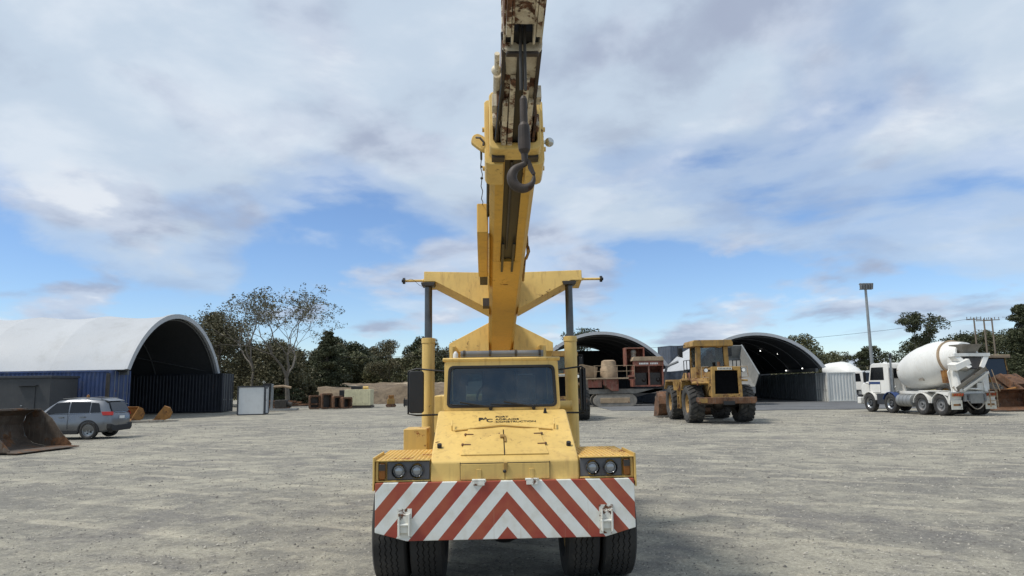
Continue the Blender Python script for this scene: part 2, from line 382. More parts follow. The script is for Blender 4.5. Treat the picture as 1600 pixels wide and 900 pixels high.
gm = MB()
xs = [-900, -300, -120] + [-60 + 2 * i for i in range(61)] + [120, 300, 900]
ys = [-60, -20] + [0 + 2 * i for i in range(46)] + [130, 300, 900, 1600]
def gz(x, y): return .012 * math.sin(x * .7 + y * .31) * math.sin(y * .53 - x * .17) if (0 < y < 90 and abs(x) < 60) else 0
nx = len(xs)
gm.add([(x, y, gz(x, y) - .02 if not (abs(x) < 3 and y < 14) else -.004) for y in ys for x in xs], [(j * nx + i, j * nx + i + 1, (j + 1) * nx + i + 1, (j + 1) * nx + i) for j in range(len(ys) - 1) for i in range(nx - 1)])
struct(obj('ground', gm, 'gravel', smooth=80))
def sheet(name, pts, z, m):
    n = len(pts); mb = MB(); mb.prism(pts, z - .05, z, 'z'); return struct(obj(name, mb, m, smooth=0))
sheet('asphalt_apron', [(7, 51), (14, 47.5), (30, 46.5), (62, 49), (62, 84), (7, 84)], .016, 'asphalt')

def terrain(name, x0, x1, y0, y1, nx_, ny_, fn, m):
    mb = MB(); vs = []
    for j in range(ny_ + 1):
        for i in range(nx_ + 1):
            x = x0 + (x1 - x0) * i / nx_; y = y0 + (y1 - y0) * j / ny_; vs.append((x, y, fn(x, y)))
    w = nx_ + 1
    mb.add(vs, [(j * w + i, j * w + i + 1, (j + 1) * w + i + 1, (j + 1) * w + i) for j in range(ny_) for i in range(nx_)])
    return struct(obj(name, mb, m, smooth=80))
from mathutils import noise as mn
def fb(x, y, s): return mn.fractal(Vector((x * s, y * s, 3.3)), 1.0, 2.0, 5)
def sm(a, b, x):
    t = max(0, min(1, (x - a) / (b - a))); return t * t * (3 - 2 * t)
# earth bank left of the crane, sheds' back ground, far hill under the wood
def bank(x, y):
    e = sm(-34, -26, x) * (1 - sm(-4, 6, x))
    return -.3 + e * (2.2 * sm(83, 88, y + .7 * fb(x, y, .25)) + .6 * sm(95, 112, y) + .35 * fb(x, y, .4) * sm(83, 86, y)) 
terrain('dirt_bank', -40, 14, 80, 118, 100, 60, bank, 'dirt')
def bank2(x, y): return -.4 + (1 - sm(-12, -2, x)) * sm(-32, -24, x) * (.5 * sm(101, 107, y) + 2.1 + .8 * fb(x, y, .12) * sm(100, 104, y)) * sm(97, 103, y)
terrain('spoil_mound', -36, 4, 96, 124, 70, 40, bank2, 'dirt_pale')
def hill(x, y):
    return -1 + 4.6 * sm(112, 190, y) * (1 - sm(10, 75, x)) * sm(-170, -70, x) + (2.6 + .5 * fb(x, y, .03)) * sm(105, 135, y) * sm(20, 60, x) + 6 * sm(160, 300, y) * sm(60, 150, x)
terrain('hill', -320, 360, 100, 420, 90, 60, hill, 'grass_far')
HILL = hill
# loose stones on the yard: too many and too small to count
def stones(n, seed, m, col, label, rmin, rmax):
    st = MB(); rs = random.Random(seed)
    for _ in range(n):
        y = 3.5 + 38 * rs.random() ** 1.5; x = (rs.random() - .5) * 1.7 * (y + 1.5); r = rs.uniform(rmin, rmax) * (1 + y * .05)
        if rs.random() < .03: r *= 2.0
        z = gz(x, y) - .02 if abs(x) > 4 or y > 14 else -.004
        ang = rs.random() * 6.3; pts = []
        for k in range(5):
            a = ang + k * 1.2566; q = r * rs.uniform(.7, 1.2); pts.append((x + q * math.cos(a), y + q * math.sin(a) * .8, z))
        st.add(pts + [(x + r * .2, y, z + r * .8)], [(k, (k + 1) % 5, 5) for k in range(5)])
    flat(m, col, .9); me = mesh('loose_stones', st, m, 0, weld=False); o = bpy.data.objects.new('loose_stones', me); C.objects.link(o)
    o['kind'] = 'stuff'; o['label'] = label; o['category'] = 'stones'
stones(13000, 3, 'stone_dark', (.15, .14, .125), 'small loose dark stones scattered over the dusty yard', .004, .012)
stones(15000, 4, 'stone_pale', (.42, .39, .33), 'small loose pale stones scattered over the dusty yard', .004, .011)
# ================================================================ the yellow pick-and-carry crane
crane = thing('mobile_crane', 'yellow pick-and-carry crane with raised boom and red and white chevron bumper', 'crane', (-.085, 6.4, 0), R(2.0))
def P(name, mb, m, par=None, **k): return obj(name, mb, m, par or crane, **k)
# --- bumper
bl = [(-1.145, 1.02), (-1.145, .60), (-.87, .525), (.87, .525), (1.145, .60), (1.145, 1.02)]
bump = P('bumper', MB().prism(bl, 0, .05), 'chevron', bevel=.006)
P('bumper_return', MB().box(-1.14, -1.09, .052, .5, .63, 1.0).box(1.09, 1.14, .052, .5, .63, 1.0).box(-.9, .9, .052, .3, .54, .60), 'steel_dark')
for sx in (-1, 1):
    xc = sx * .885
    pl = P('tow_bracket_plate', MB().box(xc - .062, xc + .062, -.006, -.001, .555, .80), 'white_chip', bump)
    P('tow_bracket', MB().box(xc - .05, xc - .036, -.06, -.007, .58, .765).box(xc + .036, xc + .05, -.06, -.007, .58, .765).box(xc - .036, xc + .036, -.035, -.007, .60, .755).cyl((xc - .055, -.045, .67), (xc + .055, -.045, .67), .012), 'white_chip', bump, bevel=.004)
# --- lower nose and hood
HW = .665
hood_prof = [(.052, 1.005), (.062, 1.185), (.13, 1.23), (1.02, 1.595), (1.12, 1.60), (1.12, 1.0)]
P('hood', MB().prism(hood_prof, -HW, HW, 'x'), 'yellow', bevel=.018)
# slope helper: point on the hood's sloping face
sl = Vector((0, .89, .365)); sll = sl.length; sd = sl.normalized(); sn = Vector((0, -sd.z, sd.y))
def H(x, t, up=0.0): return Vector((x, .13, 1.23)) + sd * t + sn * up
def slab(mb, x0, x1, t0, t1, u0, u1, x0b=None, x1b=None):
    x0b = x0 if x0b is None else x0b; x1b = x1 if x1b is None else x1b
    a = [H(x0, t0, u0), H(x1, t0, u0), H(x1b, t1, u0), H(x0b, t1, u0)]; b = [H(x0, t0, u1), H(x1, t0, u1), H(x1b, t1, u1), H(x0b, t1, u1)]
    return mb.hexa(a, b)
for sx in (-1, 1):
    a, b = sorted((sx * .005, sx * .40)); a2, b2 = sorted((sx * .005, sx * .345))
    d = P('hood_door', slab(MB(), a, b, .0, .52, .001, .012, a2, b2), 'yellow', bevel=.003)
    for t in (.40, .19):
        P('hinge', MB().tube([H(sx * (.39 - t * .1), t, .016), H(sx * (.33 - t * .1), t, .014)], .007, 6).ball(H(sx * (.405 - t * .1), t, .014), .014, 8, 6), 'rust' if sx > 0 else 'rust', d)
    lf = P('nose_panel', MB().box(a + .003, b - .003, .042, .054, 1.03, 1.165), 'yellow', bevel=.003)
    P('nose_hinge', MB().box(sx * .235 - .05, sx * .235 + .05, -.012, .042, .985, 1.022).cyl((sx * .235 - .06, -.002, 1.03), (sx * .235 + .06, -.002, 1.03), .011), 'white_chip', lf, bevel=.003)
    P('hinge_tongue', MB().box(sx * .235 - .022, sx * .235 + .022, .034, .042, 1.03, 1.12), 'yellow', lf, bevel=.003)
P('hood_seam', slab(MB(), -.005, .005, 0, .52, .0005, .003).box(-.405, .405, .050, .0615, 1.1685, 1.1725).box(-.402, -.398, .052, .0615, 1.03, 1.18).box(.398, .402, .052, .0615, 1.03, 1.18), 'black')
P('hood_latch', MB().obox(H(-.01, .335, .022), (.05, .05, .02), R(22)), 'yellow_worn', bevel=.004)
P('latch_strap', MB().obox(H(.012, .27, .02), (.018, .09, .014), R(22)), 'yellow_worn', bevel=.004)
P('latch_strap', MB().box(-.012, .02, .025, .05, 1.10, 1.175), 'yellow_worn', bevel=.004)
P('hood_latch_knob', MB().ball((-.005, .03, 1.10), .016, 8, 6), 'black')
# gutter strip across the hood, in a shallow V, and small fittings
P('rain_strip', MB().tube([H(-.475, .50, .012), H(-.02, .60, .016), H(.475, .50, .012)], .011, 6), 'yellow', bevel=0)
for sx in (-1, 1):
    P('hood_rod', MB().tube([H(sx * .50, .52, 0), H(sx * .50, .52, .05), H(sx * .50, .62, .06)], .008, 6), 'yellow')
    P('rubber_stop', MB().cyl(H(sx * .60, .17, 0), H(sx * .60, .17, .035), .022, n=10), 'black_rubber')
P('washer_nozzle', MB().cyl(H(.44, .9, 0), H(.44, .9, .05), .02, .008, 8), 'black_rubber')
# --- lettering on the hood
def text(body, size, mat, M4, par, name='lettering', ext=.0006, align='LEFT', sx=1.0, shear=0.0, bold=0.0):
    cu = bpy.data.curves.new(name, 'FONT'); cu.body = body; cu.size = size; cu.extrude = ext; cu.align_x = align; cu.shear = shear; cu.offset = bold
    t = bpy.data.objects.new('tmp', cu); C.objects.link(t)
    dg = bpy.context.evaluated_depsgraph_get(); me = bpy.data.meshes.new_from_object(t.evaluated_get(dg)); bpy.data.objects.remove(t)
    me.transform(Matrix.Diagonal((sx, 1, 1, 1))); me.transform(M4); me.materials.clear(); me.materials.append(M[mat])
    o = bpy.data.objects.new(name, me); C.objects.link(o); o.parent = par; return o
def hoodM(x, t): return Matrix.Translation(H(x, t, .003)) @ Matrix(((1, 0, 0), (0, sd.y, -sd.z), (0, sd.z, sd.y))).to_4x4()
for i, s in enumerate(('PORT', 'ADELAIDE', 'CONSTRUCTION')):
    text(s, .053, 'print_black', hoodM(-.075, .795 - .058 * i), crane, sx=.98, bold=.0008)
text('P', .10, 'print_black', hoodM(-.245, .725), crane, sx=.9, bold=.005); text('A', .088, 'print_black', hoodM(-.198, .745), crane, sx=.8, bold=.001); text('C', .105, 'print_black', hoodM(-.168, .695), crane, sx=.9, bold=.002)
# --- light boxes / front wings with tread plate tops
for sx in (-1, 1):
    def X(a, b): return tuple(sorted((sx * a, sx * b)))
    x0, x1 = X(.668, 1.15)
    P('wing', MB().box(x0, x1, .10, 1.06, 1.022, 1.20).box(*X(.668, 1.15), .052, .10, 1.022, 1.034).box(*X(1.125, 1.15), .052, .10, 1.034, 1.20), 'yellow', bevel=.005)
    tp = MB(); tp.box(*X(.668, 1.165), .035, 1.07, 1.203, 1.213)
    tread = P('tread_plate', tp, 'yellow_tread', bevel=.002)
    dm = MB()
    for i in range(13):
        for j in range(26):
            cx = .69 + .038 * i; cy = .055 + .039 * j; a = R(40 if (i + j) % 2 else -40)
            dm.obox((sx * cx, cy, 1.2145), (.028, .008, .004), rz=a)
    P('tread_bars', dm, 'yellow_tread', tread, smooth=0, kind='stuff')
    P('wing_flange', MB().box(*X(1.156, 1.172), .02, .62, .95, 1.24), 'yellow', bevel=.004)
    lp = P('lamp_panel', MB().box(*X(.675, 1.05), .072, .098, 1.038, 1.195), 'lamp_grey', bevel=.004)
    for lx in (.785, .945):
        hl = P('headlight', MB().lathe([(.03, .040), (.045, .062), (.068, .066), (.071, .066)], 28, (sx * lx, 0, 1.115), 'y').lathe([(.02, .058), (.04, .066), (.071, .069)], 28, (sx * lx, 0, 1.115), 'y'), 'chrome', lp, smooth=50)
        P('headlight_lens', MB().lathe([(.034, .0), (.036, .02), (.042, .04), (.05, .057)], 24, (sx * lx, 0, 1.115), 'y'), 'lens', hl)
    P('indicator_lamp', MB().prism(rrect(*X(1.062, 1.12), 1.045, 1.185, .018), .035, .095), 'amber', lp, bevel=.008)
    P('indicator_cap', MB().box(*X(1.062, 1.12), .032, .034, 1.125, 1.18), 'steel_dark', lp)
    if sx < 0: P('step_box', MB().box(*X(.86, 1.13), 1.95, 2.45, .985, 1.37), 'yellow_tread', bevel=.006)
    P('sill', MB().box(*X(.84, 1.15), 1.08, 3.6, .86, .98), 'yellow', bevel=.006)
    P('sun_block_floor', MB().box(*X(.56, 1.14), 1.08, 3.6, .80, .855), 'black')  # unseen plate added to stop sun reaching the ground beneath
# --- cab
CWB, CWT = .615, .60
cabf = [(1.10, 1.595), (1.185, 2.13)]
fr_out = [(-CWB, 1.60), (CWB, 1.60), (CWT, 2.12), (-CWT, 2.12)]
def yf(z): return 1.10 + (z - 1.595) * .07
def rnd(poly, r, n=5):      # round the corners of a polygon
    out = []; m = len(poly)
    for i in range(m):
        p = Vector(poly[i]); a = (Vector(poly[i - 1]) - p).normalized(); b = (Vector(poly[(i + 1) % m]) - p).normalized()
        p0 = p + a * r; p1 = p + b * r
        for k in range(n + 1):
            t = k / n; out.append(tuple((1 - t) ** 2 * p0 + 2 * t * (1 - t) * p + t * t * p1))
    return out
def tilt(mb, base=1.10): mb.v = [(x, y + yf(z) - base, z) for x, y, z in mb.v]; return mb
ws = [(-.575, 1.635), (.575, 1.635), (.557, 2.065), (-.557, 2.065)]
outer = rnd(fr_out, .03); inner = rnd(ws, .06)
P('windscreen_surround', tilt(MB().ring(outer, inner, 1.10, 1.17)), 'yellow', bevel=.006)
ws2 = [(-.555, 1.655), (.555, 1.655), (.537, 2.045), (-.537, 2.045)]
wsc = P('windscreen', tilt(MB().prism(rnd(ws2, .05), 1.125, 1.131)), 'cab_glass')
P('windscreen_seal', tilt(MB().ring(rnd([(x * 1.012, z + (.006 if z > 1.9 else -.006)) for x, z in ws], .062), rnd(ws2, .045), 1.088, 1.135)), 'black_rubber', bevel=.005)
for sx in (-1, 1):
    a, b = sorted((sx * .575, sx * .612))
    P('cab_side', MB().prism([(1.19, 1.0), (2.45, 1.0), (2.45, 2.105), (2.36, 2.105), (2.36, 1.62), (1.33, 1.62), (1.33, 2.105), (1.25, 2.105), (1.19, 1.62)], a, b, 'x'), 'yellow', bevel=.004)
    P('side_window', MB().box(*sorted((sx * .585, sx * .590)), 1.335, 2.355, 1.625, 2.09), 'cab_glass')
P('cab_back', MB().ring([(-.575, 1.0), (.575, 1.0), (.575, 2.10), (-.575, 2.10)], [(-.42, 1.62), (.42, 1.62), (.42, 2.0), (-.42, 2.0)], 2.40, 2.44), 'inner_tan')
P('rear_window', MB().box(-.42, .42, 2.42, 2.425, 1.62, 2.0), 'cab_glass')
P('cab_roof', MB().prism([(1.13, 2.115), (1.12, 2.145), (1.16, 2.155), (2.5, 2.185), (2.5, 2.11)], -.625, .625, 'x'), 'yellow', bevel=.008)
P('sun_roller', MB().cyl((-.44, 1.30, 2.20), (.46, 1.30, 2.20), .035, n=12).box(-.44, .46, 1.27, 1.34, 2.165, 2.185), 'grey_steel', bevel=.003)
for x in (-.40, -.12, .16, .42): P('roller_clamp', MB().lathe([(-.012, .042), (.012, .042)], 12, (x, 1.30, 2.20), 'x').box(x - .012, x + .012, 1.28, 1.32, 2.155, 2.20), 'steel_dark')
P('roof_beacon', MB().lathe([(2.16, 0), (2.16, .03), (2.21, .028), (2.235, .012), (2.24, 0)], 12, (-.50, 1.42, 0), 'z'), 'hut_white')
# cab interior
P('cab_floor', MB().box(-.57, .57, 1.2, 2.4, 1.0, 1.03), 'black')
P('dashboard', MB().prism([(1.22, 1.62), (1.22, 1.68), (1.38, 1.70), (1.45, 1.62), (1.42, 1.4), (1.22, 1.4)], -.56, .56, 'x'), 'black_rubber', bevel=.01)
sw = MB(); sw.tube([(.17 * math.cos(R(a)) - .1, 1.52 + .07 * math.sin(R(a)), 1.72 + .155 * math.sin(R(a))) for a in range(0, 361, 20)], .013, 6); sw.cyl((-.1, 1.52, 1.72), (-.1, 1.42, 1.6), .03)
P('steering_wheel', sw, 'black')
seat = P('driver_seat', MB().box(-.28, .24, 1.7, 2.2, 1.35, 1.5).prism([(2.1, 1.5), (2.22, 1.5), (2.32, 2.03), (2.24, 2.05)], -.22, .20, 'x'), 'seat', bevel=.03)
P('control_box', MB().box(.28, .50, 1.6, 2.2, 1.1, 1.62), 'black_rubber', bevel=.01)
P('paper_notice', MB().box(.18, .44, 2.36, 2.362, 1.66, 1.98).box(.10, .12, 2.36, 2.362, 1.7, 1.72), 'cream')
P('load_display', MB().box(-.44, -.36, 1.24, 1.28, 1.86, 1.98), 'lamp_grey', bevel=.004)
# wipers
for xa, xb in ((-.12, -.44), (.33, .02)):
    P('wiper', MB().tube([(xa, 1.075, 1.628), (xa - .08, 1.075, 1.650), (xb, 1.085, 1.69)], .007, 6).cyl((xa, 1.10, 1.628), (xa, 1.06, 1.618), .02, n=8).tube([(xa - .1, 1.082, 1.646), (xb - .14, 1.10, 1.668)], .005, 6), 'black')
# --- mirrors
for sx, x, w in ((-1, -.935, .16), (1, .90, .05)):
    mi = P('mirror', MB().prism(rrect(x - w / 2, x + w / 2, 1.57, 2.03, .03), 1.44, 1.52), 'black', bevel=.01)
    P('mirror_bracket', MB().tube([(sx * .61, 1.5, 2.02), (x, 1.5, 2.055), (x + sx * (w / 2 + .012), 1.5, 2.03), (x + sx * (w / 2 + .012), 1.5, 1.56), (x, 1.5, 1.545), (sx * .61, 1.5, 1.55)], .011, 6), 'black', mi)
# --- lift cylinders
def lift(sx):
    x = sx * .93 + .01
    b0 = Vector((x, 2.80, 1.0)); t0 = Vector((x, 2.86, 3.22)); d = (t0 - b0).normalized(); s1 = b0 + d * ((2.47 - 1.0) / d.z)
    c = P('lift_cylinder', MB().cyl(b0, s1, .082, n=24), 'yellow', smooth=40, bevel=.006)
    P('gland', MB().cyl(s1 - d * .055, s1 + d * .012, .090, n=24), 'yellow', c, bevel=.005)
    P('cylinder_rod', MB().cyl(s1 + d * .014, t0 - d * .03, .050, n=20), 'rod_chrome', c)
    P('rod_eye', MB().prism([(x - .08, 3.165), (x + .08, 3.165), (x + .095, 3.215), (x - .095, 3.215)], 2.76, 2.96), 'steel_dark', c, bevel=.008)
lift(-1); lift(1)
P('hydraulic_pipe', MB().cyl((.6, 2.5, 1.60), (.9, 2.5, 1.60), .06), 'yellow')
P('pipe_hose', MB().tube([(.64, 2.6, 1.9), (.72, 2.6, 1.75), (.8, 2.6, 1.4), (.7, 2.6, 1.2)], .02, 6), 'black')
# --- boom:  s along the boom from its foot towards the tip, x across, u upwards
BA = R(11.5); bd = Vector((0, -math.cos(BA), math.sin(BA))); bu = Vector((0, math.sin(BA), math.cos(BA)))
B0 = Vector((.06, 4.75, 2.42))           # underside at the foot
def Bp(x, s, u): return B0 + bd * s + bu * u + Vector((x + .004 * s, 0, 0))
def bm_(mb): mb.v = [tuple(Bp(*v)) for v in mb.v]; return mb
LB = 6.0; BW = .19; BH = .50
sec = [(-BW + .04, 0), (BW - .04, 0), (BW, .05), (BW, BH), (-BW, BH), (-BW, .05)]
bmb = MB()
def boomsec(mb, s0, s1, sec_): return mb.prism([(p[0], p[1]) for p in sec_], s0, s1, 'y')
boomsec(bmb, -.35, 3.78, sec)
# open slot part: two bottom lips plus sides and top
wl = [(-BW + .04, 0), (-.075, 0), (-.075, .02), (-BW + .05, .02), (-BW + .02, .06), (-BW + .02, BH - .02), (BW - .02, BH - .02), (BW - .02, .06), (BW - .05, .02), (.075, .02), (.075, 0), (BW - .04, 0), (BW, .05), (BW, BH), (-BW, BH), (-BW, .05)]
boomsec(bmb, 3.78, LB, wl)
boom = P('boom', bm_(bmb), 'yellow_boom', bevel=.006)
P('boom_slot_core', bm_(MB().box(-.085, .085, 3.79, 5.9, .03, .12)), 'black', boom)
for x in (-.055, .055): P('slot_slide', bm_(MB().box(x - .012, x + .012, 3.52, 4.3, -.022, -.002)), 'black', boom)
P('slot_tube', bm_(MB().cyl((-.02, 4.1, .015), (-.02, 5.9, .015), .012, n=8)), 'steel_dark', boom)
# end collar with rounded opening
def collar(name, s0, s1, w, u0, u1, wi, ui0, ui1, r, m, par, bev=.012):
    o_ = rrect(-w, w, u0, u1, r); i_ = rrect(-wi, wi, ui0, ui1, r * .6)
    return P(name, bm_(MB().ring(o_, i_, s0, s1, 'y')), m, par, bevel=bev)
cs = [(-.088, -.05), (-.088, .0), (-.165, .0), (-.195, .03), (-.195, BH - .03), (.195, BH - .03), (.195, .03), (.165, .0), (.088, .0), (.088, -.05)]
cs += rnd([(.235, -.05), (.235, BH + .04)], 0.0, 1)[:0] + [(.19, -.05), (.222, -.035), (.235, -.005), (.235, BH + .02), (.215, BH + .04), (-.215, BH + .04), (-.235, BH + .02), (-.235, -.005), (-.222, -.035), (-.19, -.05)]
P('boom_collar', bm_(MB().prism(cs, 5.62, 5.96, 'y')), 'yellow', boom, bevel=.008)
collar('boom_end_plate', 5.97, 6.14, .198, -.02, BH + .0, .166, .045, BH - .05, .05, 'yellow', boom)
for sx in (-1, 1):
    for s_, u_ in ((5.9, .12), (5.9, .30), (5.72, .05)): P('collar_bolt', bm_(MB().cyl((sx * .235, s_, u_), (sx * .252, s_, u_), .02, n=8)), 'yellow', boom)
    P('collar_pad', bm_(MB().box(sx * .13 - .05, sx * .13 + .05, 5.98, 6.05, -.04, -.014)), 'steel_dark', boom)
P('collar_lug', bm_(MB().prism(rnd([(-.232, .24), (-.232, .10), (-.29, .14), (-.345, .19), (-.33, .25), (-.29, .27)], .02), 5.86, 5.90)), 'yellow', boom, bevel=.006)
P('collar_lug_pin', bm_(MB().tube([(-.30, 5.93, .21), (-.27, 5.96, .19), (-.24, 5.96, .15), (-.245, 5.96, .12)], .009, 6)), 'steel_dark', boom)
P('boom_lamp', bm_(MB().ball((.29, 5.84, .22), .038, 16, 10).cyl((.23, 5.84, .22), (.27, 5.84, .22), .016, n=8)), 'silver_ball', boom)
# inner boom, peeling white
ib = MB(); ib.ring([(-.117, .06), (.117, .06), (.117, .42), (-.117, .42)], [(-.102, .075), (.102, .075), (.102, .405), (-.102, .405)], 5.6, 7.22)
inner_b = P('inner_boom', bm_(ib), 'white_rust', boom, bevel=.006)
collar('inner_boom_end_plate', 7.225, 7.26, .124, .0, .44, .045, .05, .36, .05, 'white_rust', boom, .006)
for x, s1_ in ((-.09, 6.7), (-.045, 6.95), (.045, 6.95), (.085, 6.7)): P('wear_strip', bm_(MB().box(x - .018, x + .018, 5.95, s1_, .012, .056)), 'white_rust', boom, bevel=.004)
for x_, s_ in ((-.148, 6.6), (.125, 6.45)): P('guide_angle', bm_(MB().box(x_, x_ + .02, 5.95, s_, .05, .22)), 'rust', boom, bevel=.003)
P('extension_ram', bm_(MB().cyl((-.145, 6.0, .20), (-.145, 6.75, .20), .026, n=12).ball((-.15, 6.80, .20), .036, 10, 8).cyl((-.147, 6.83, .20), (-.147, 6.95, .22), .018, n=8)), 'white_rust', boom)
P('rope_slot', bm_(MB().box(-.026, .026, 6.05, 7.20, .050, .0595)), 'black', boom)
for sx in (-1, 1): P('edge_rim', bm_(MB().box(sx * .112 - .012, sx * .112 + .012, 6.5, 7.22, .035, .066)), 'hook_steel', boom, bevel=.004)
P('edge_rim', bm_(MB().box(-.10, .10, 7.225, 7.262, -.022, -.002)), 'hook_steel', boom, bevel=.006)
P('hose_bundle', bm_(MB().tube([(-.15, 6.1, .05), (-.13, 6.6, .03), (-.105, 7.0, .05), (-.12, 7.3, .1)], .012, 6)), 'black', boom)
for s_, x_ in ((6.35, -.155), (6.5, -.16), (6.25, .15), (6.6, .14)): P('inner_lug', bm_(MB().box(x_ - .02, x_ + .02, s_, s_ + .09, .06, .16)), 'white_rust', boom, bevel=.004)
# boom head: cheek plates and sheaves
hd = P('boom_head_cheek', bm_(MB().prism(rnd([(7.27, .03), (8.05, .02), (8.1, .12), (8.1, .34), (8.0, .42), (7.27, .42)], .03), -.118, -.104, 'x')), 'white_rust', boom, bevel=.004)
P('boom_head_cheek', bm_(MB().prism(rnd([(7.27, .03), (8.05, .02), (8.1, .12), (8.1, .34), (8.0, .42), (7.27, .42)], .03), .104, .118, 'x')), 'white_rust', boom, bevel=.004)
for x in (-.072, .058): P('sheave_plate', bm_(MB().prism(rnd([(7.30, .0), (8.3, -.02), (8.35, .3), (8.2, .42), (7.30, .40)], .03), x, x + .014, 'x')), 'white_rust', boom, bevel=.004)
for x in (-.104, .074): P('cheek_gusset', bm_(MB().box(x, x + .029, 7.40, 8.15, -.015, .03)), 'white_rust', boom, bevel=.004)
P('head_gap_shade', bm_(MB().box(-.10, .10, 7.262, 7.36, .06, .40)), 'black', boom)  # black block: shadow gap behind the sheave head put into its colour
P('head_bottom_plate', bm_(MB().box(-.066, .066, 7.46, 7.75, .03, .05)), 'white_rust', boom)
def sheave(s, u, r, x0=-.045, x1=.045):
    mb = MB().lathe([(x0, 0), (x0, r), (x0 + .012, r), ((x0 + x1) / 2, r * .82), (x1 - .012, r), (x1, r), (x1, 0)], 28, (0, 0, 0), 'x')
    mb.v = [(x, s + y, u + z) for x, y, z in mb.v]; return P('sheave', bm_(mb), 'white_rust', hd)
sheave(7.95, .14, .20, -.05, .05); sheave(8.35, .10, .16, -.04, .04)
P('sheave_pin', bm_(MB().cyl((-.15, 7.95, .14), (.15, 7.95, .14), .035, n=12)), 'hook_steel', hd)
P('sheave_pin', bm_(MB().cyl((-.15, 7.5, .25), (.15, 7.5, .25), .022, n=10)), 'hook_steel', hd)
# cross beams on the boom
def wing(name, s, half, utip0, utip1, uroot0, uroot1, dep, m):
    for sx in (-1, 1):
        f = [(sx * BW * .995, s, uroot0), (sx * BW * .995, s, uroot1), (sx * half, s + .0, utip1), (sx * half, s + .0, utip0), (sx * half * .86, s, utip0)]
        n = len(f)
        mb = MB().add([Bp(*p) for p in f] + [Bp(p[0], p[1] - dep, p[2]) for p in f],
                      [tuple(range(n)), tuple(range(2 * n - 1, n - 1, -1))] + [(i, (i + 1) % n, n + (i + 1) % n, n + i) for i in range(n)])
        P(name, mb, m, boom, bevel=.008)
wing('cylinder_arm', 2.08, 1.045, .40, .545, .004, .52, .34, 'yellow')
wing('boom_foot_gusset', .30, .80, -.11, .03, -.12, .36, .5, 'yellow')
for sx in (-1, 1):
    P('pivot_tower', MB().box(sx * .66 - .045, sx * .66 + .045, 3.9, 4.9, .9, 2.44), 'yellow', bevel=.006)
    P('tower_strut', MB().cyl((sx * .655, 3.86, 2.1), (sx * .655, 3.86, 2.42), .035, n=8), 'yellow')
    c_ = Bp(sx * 1.045, 1.95, .46); e_ = c_ + Vector((sx * .26, 0, 0))
    pr = P('arm_pin', MB().cyl(c_, e_, .017, n=10).ball(c_ + Vector((sx * .02, 0, 0)), .022, 8, 6), 'yellow', boom)
    P('pin_stop', MB().cyl(e_, e_ + Vector((sx * .03, 0, 0)), .042, n=12).cyl(e_ + Vector((sx * .03, 0, 0)), e_ + Vector((sx * .045, 0, 0)), .02, n=8), 'black', pr)
wz = Bp(-1.15, 1.95, .43)
P('pin_wire', MB().tube([wz + Vector((.0 + .03 * k, -.02, -.05 * math.sin(k * .6))) for k in range(-5, 4)], .0025, 5), 'black', boom)
# reel box on the boom's side with its cable, and hoses on the other
P('cable_reel_box', bm_(MB().box(-.315, -.205, 3.25, 4.5, .02, .34)), 'yellow_boom', boom, bevel=.012)
P('reel_box_grille', bm_(MB().box(-.30, -.21, 2.9, 3.24, .05, .26)), 'steel_dark', boom)
P('reel_box_rail', bm_(MB().box(-.204, -.192, 2.88, 4.42, -.01, .05)), 'yellow', boom)
ca = Bp(-.26, 4.48, .33); cb = Bp(-.262, 5.86, .13)
P('anti_two_block_cable', MB().tube([ca + (cb - ca) * (k / 10) + Vector((.008 * math.sin(k * 2.1), 0, -.05 * math.sin(math.pi * k / 10))) for k in range(11)], .004, 5).cyl(cb, cb + (ca - cb) * .13, .009, n=6).ball(ca + (cb - ca) * .55, .013, 8, 6).ball(ca + (cb - ca) * .75, .011, 8, 6), 'black', boom)
P('boom_hose', bm_(MB().tube([(-.205, 4.5, .2), (-.207, 5.0, .12), (-.205, 5.62, .1)], .014, 6)), 'black', boom)
P('side_hose', bm_(MB().tube([(.215, 2.9, .1), (.205, 3.5, .12), (.225, 3.75, .10), (.205, 4.0, .2)], .014, 6).tube([(.22, 3.6, .1), (.245, 3.72, .14), (.225, 3.9, .12)], .010, 6)), 'yellow_worn', boom)
P('arm_light', bm_(MB().box(-.27, -.19, 2.5, 2.62, -.12, -.02)), 'hook_steel', boom)
# hook line
hy, hx = -2.44, .085
top = 4.02
P('hoist_rope', MB().cyl((hx - .013, hy - .02, top), (hx - .013, hy, 3.58), .009, n=8).cyl((hx + .013, hy - .02, top), (hx + .013, hy, 3.58), .009, n=8), 'rope')
hk = P('hook_swivel', MB().lathe([(3.545, 0), (3.545, .012), (3.525, .022), (3.38, .023), (3.36, .033), (3.25, .037), (3.215, .034), (3.19, .020), (3.145, .018), (3.145, 0)], 16, (hx, hy, 0), 'z'), 'hook_steel', smooth=22)
pts = []; rr = []
for k in range(26):
    t = k / 25; a = R(100 + 262 * t)
    if t < .12: pass
    rad = .064
    pts.append((hx - .012 + rad * math.cos(a), hy, 3.050 + rad * math.sin(a) * 1.05)); rr.append(.019 + .012 * math.sin(math.pi * min(1, t * 1.15)) - .009 * max(0, t - .8) * 5)
pts = [(hx, hy, 3.155), (hx, hy, 3.130)] + pts[1:]; rr = [.018, .018] + rr[1:]
pts.append((pts[-1][0] + .004, hy, pts[-1][2] + .018)); rr.append(.003)
P('hook', MB().tube(pts, rr, 12), 'hook_steel', hk, smooth=60)
P('hook_latch', MB().prism([(hx + .012, 3.160), (hx + .032, 3.150), (hx + .062, 3.070), (hx + .044, 3.065), (hx + .02, 3.105)], hy - .012, hy + .012), 'hook_steel', hk)
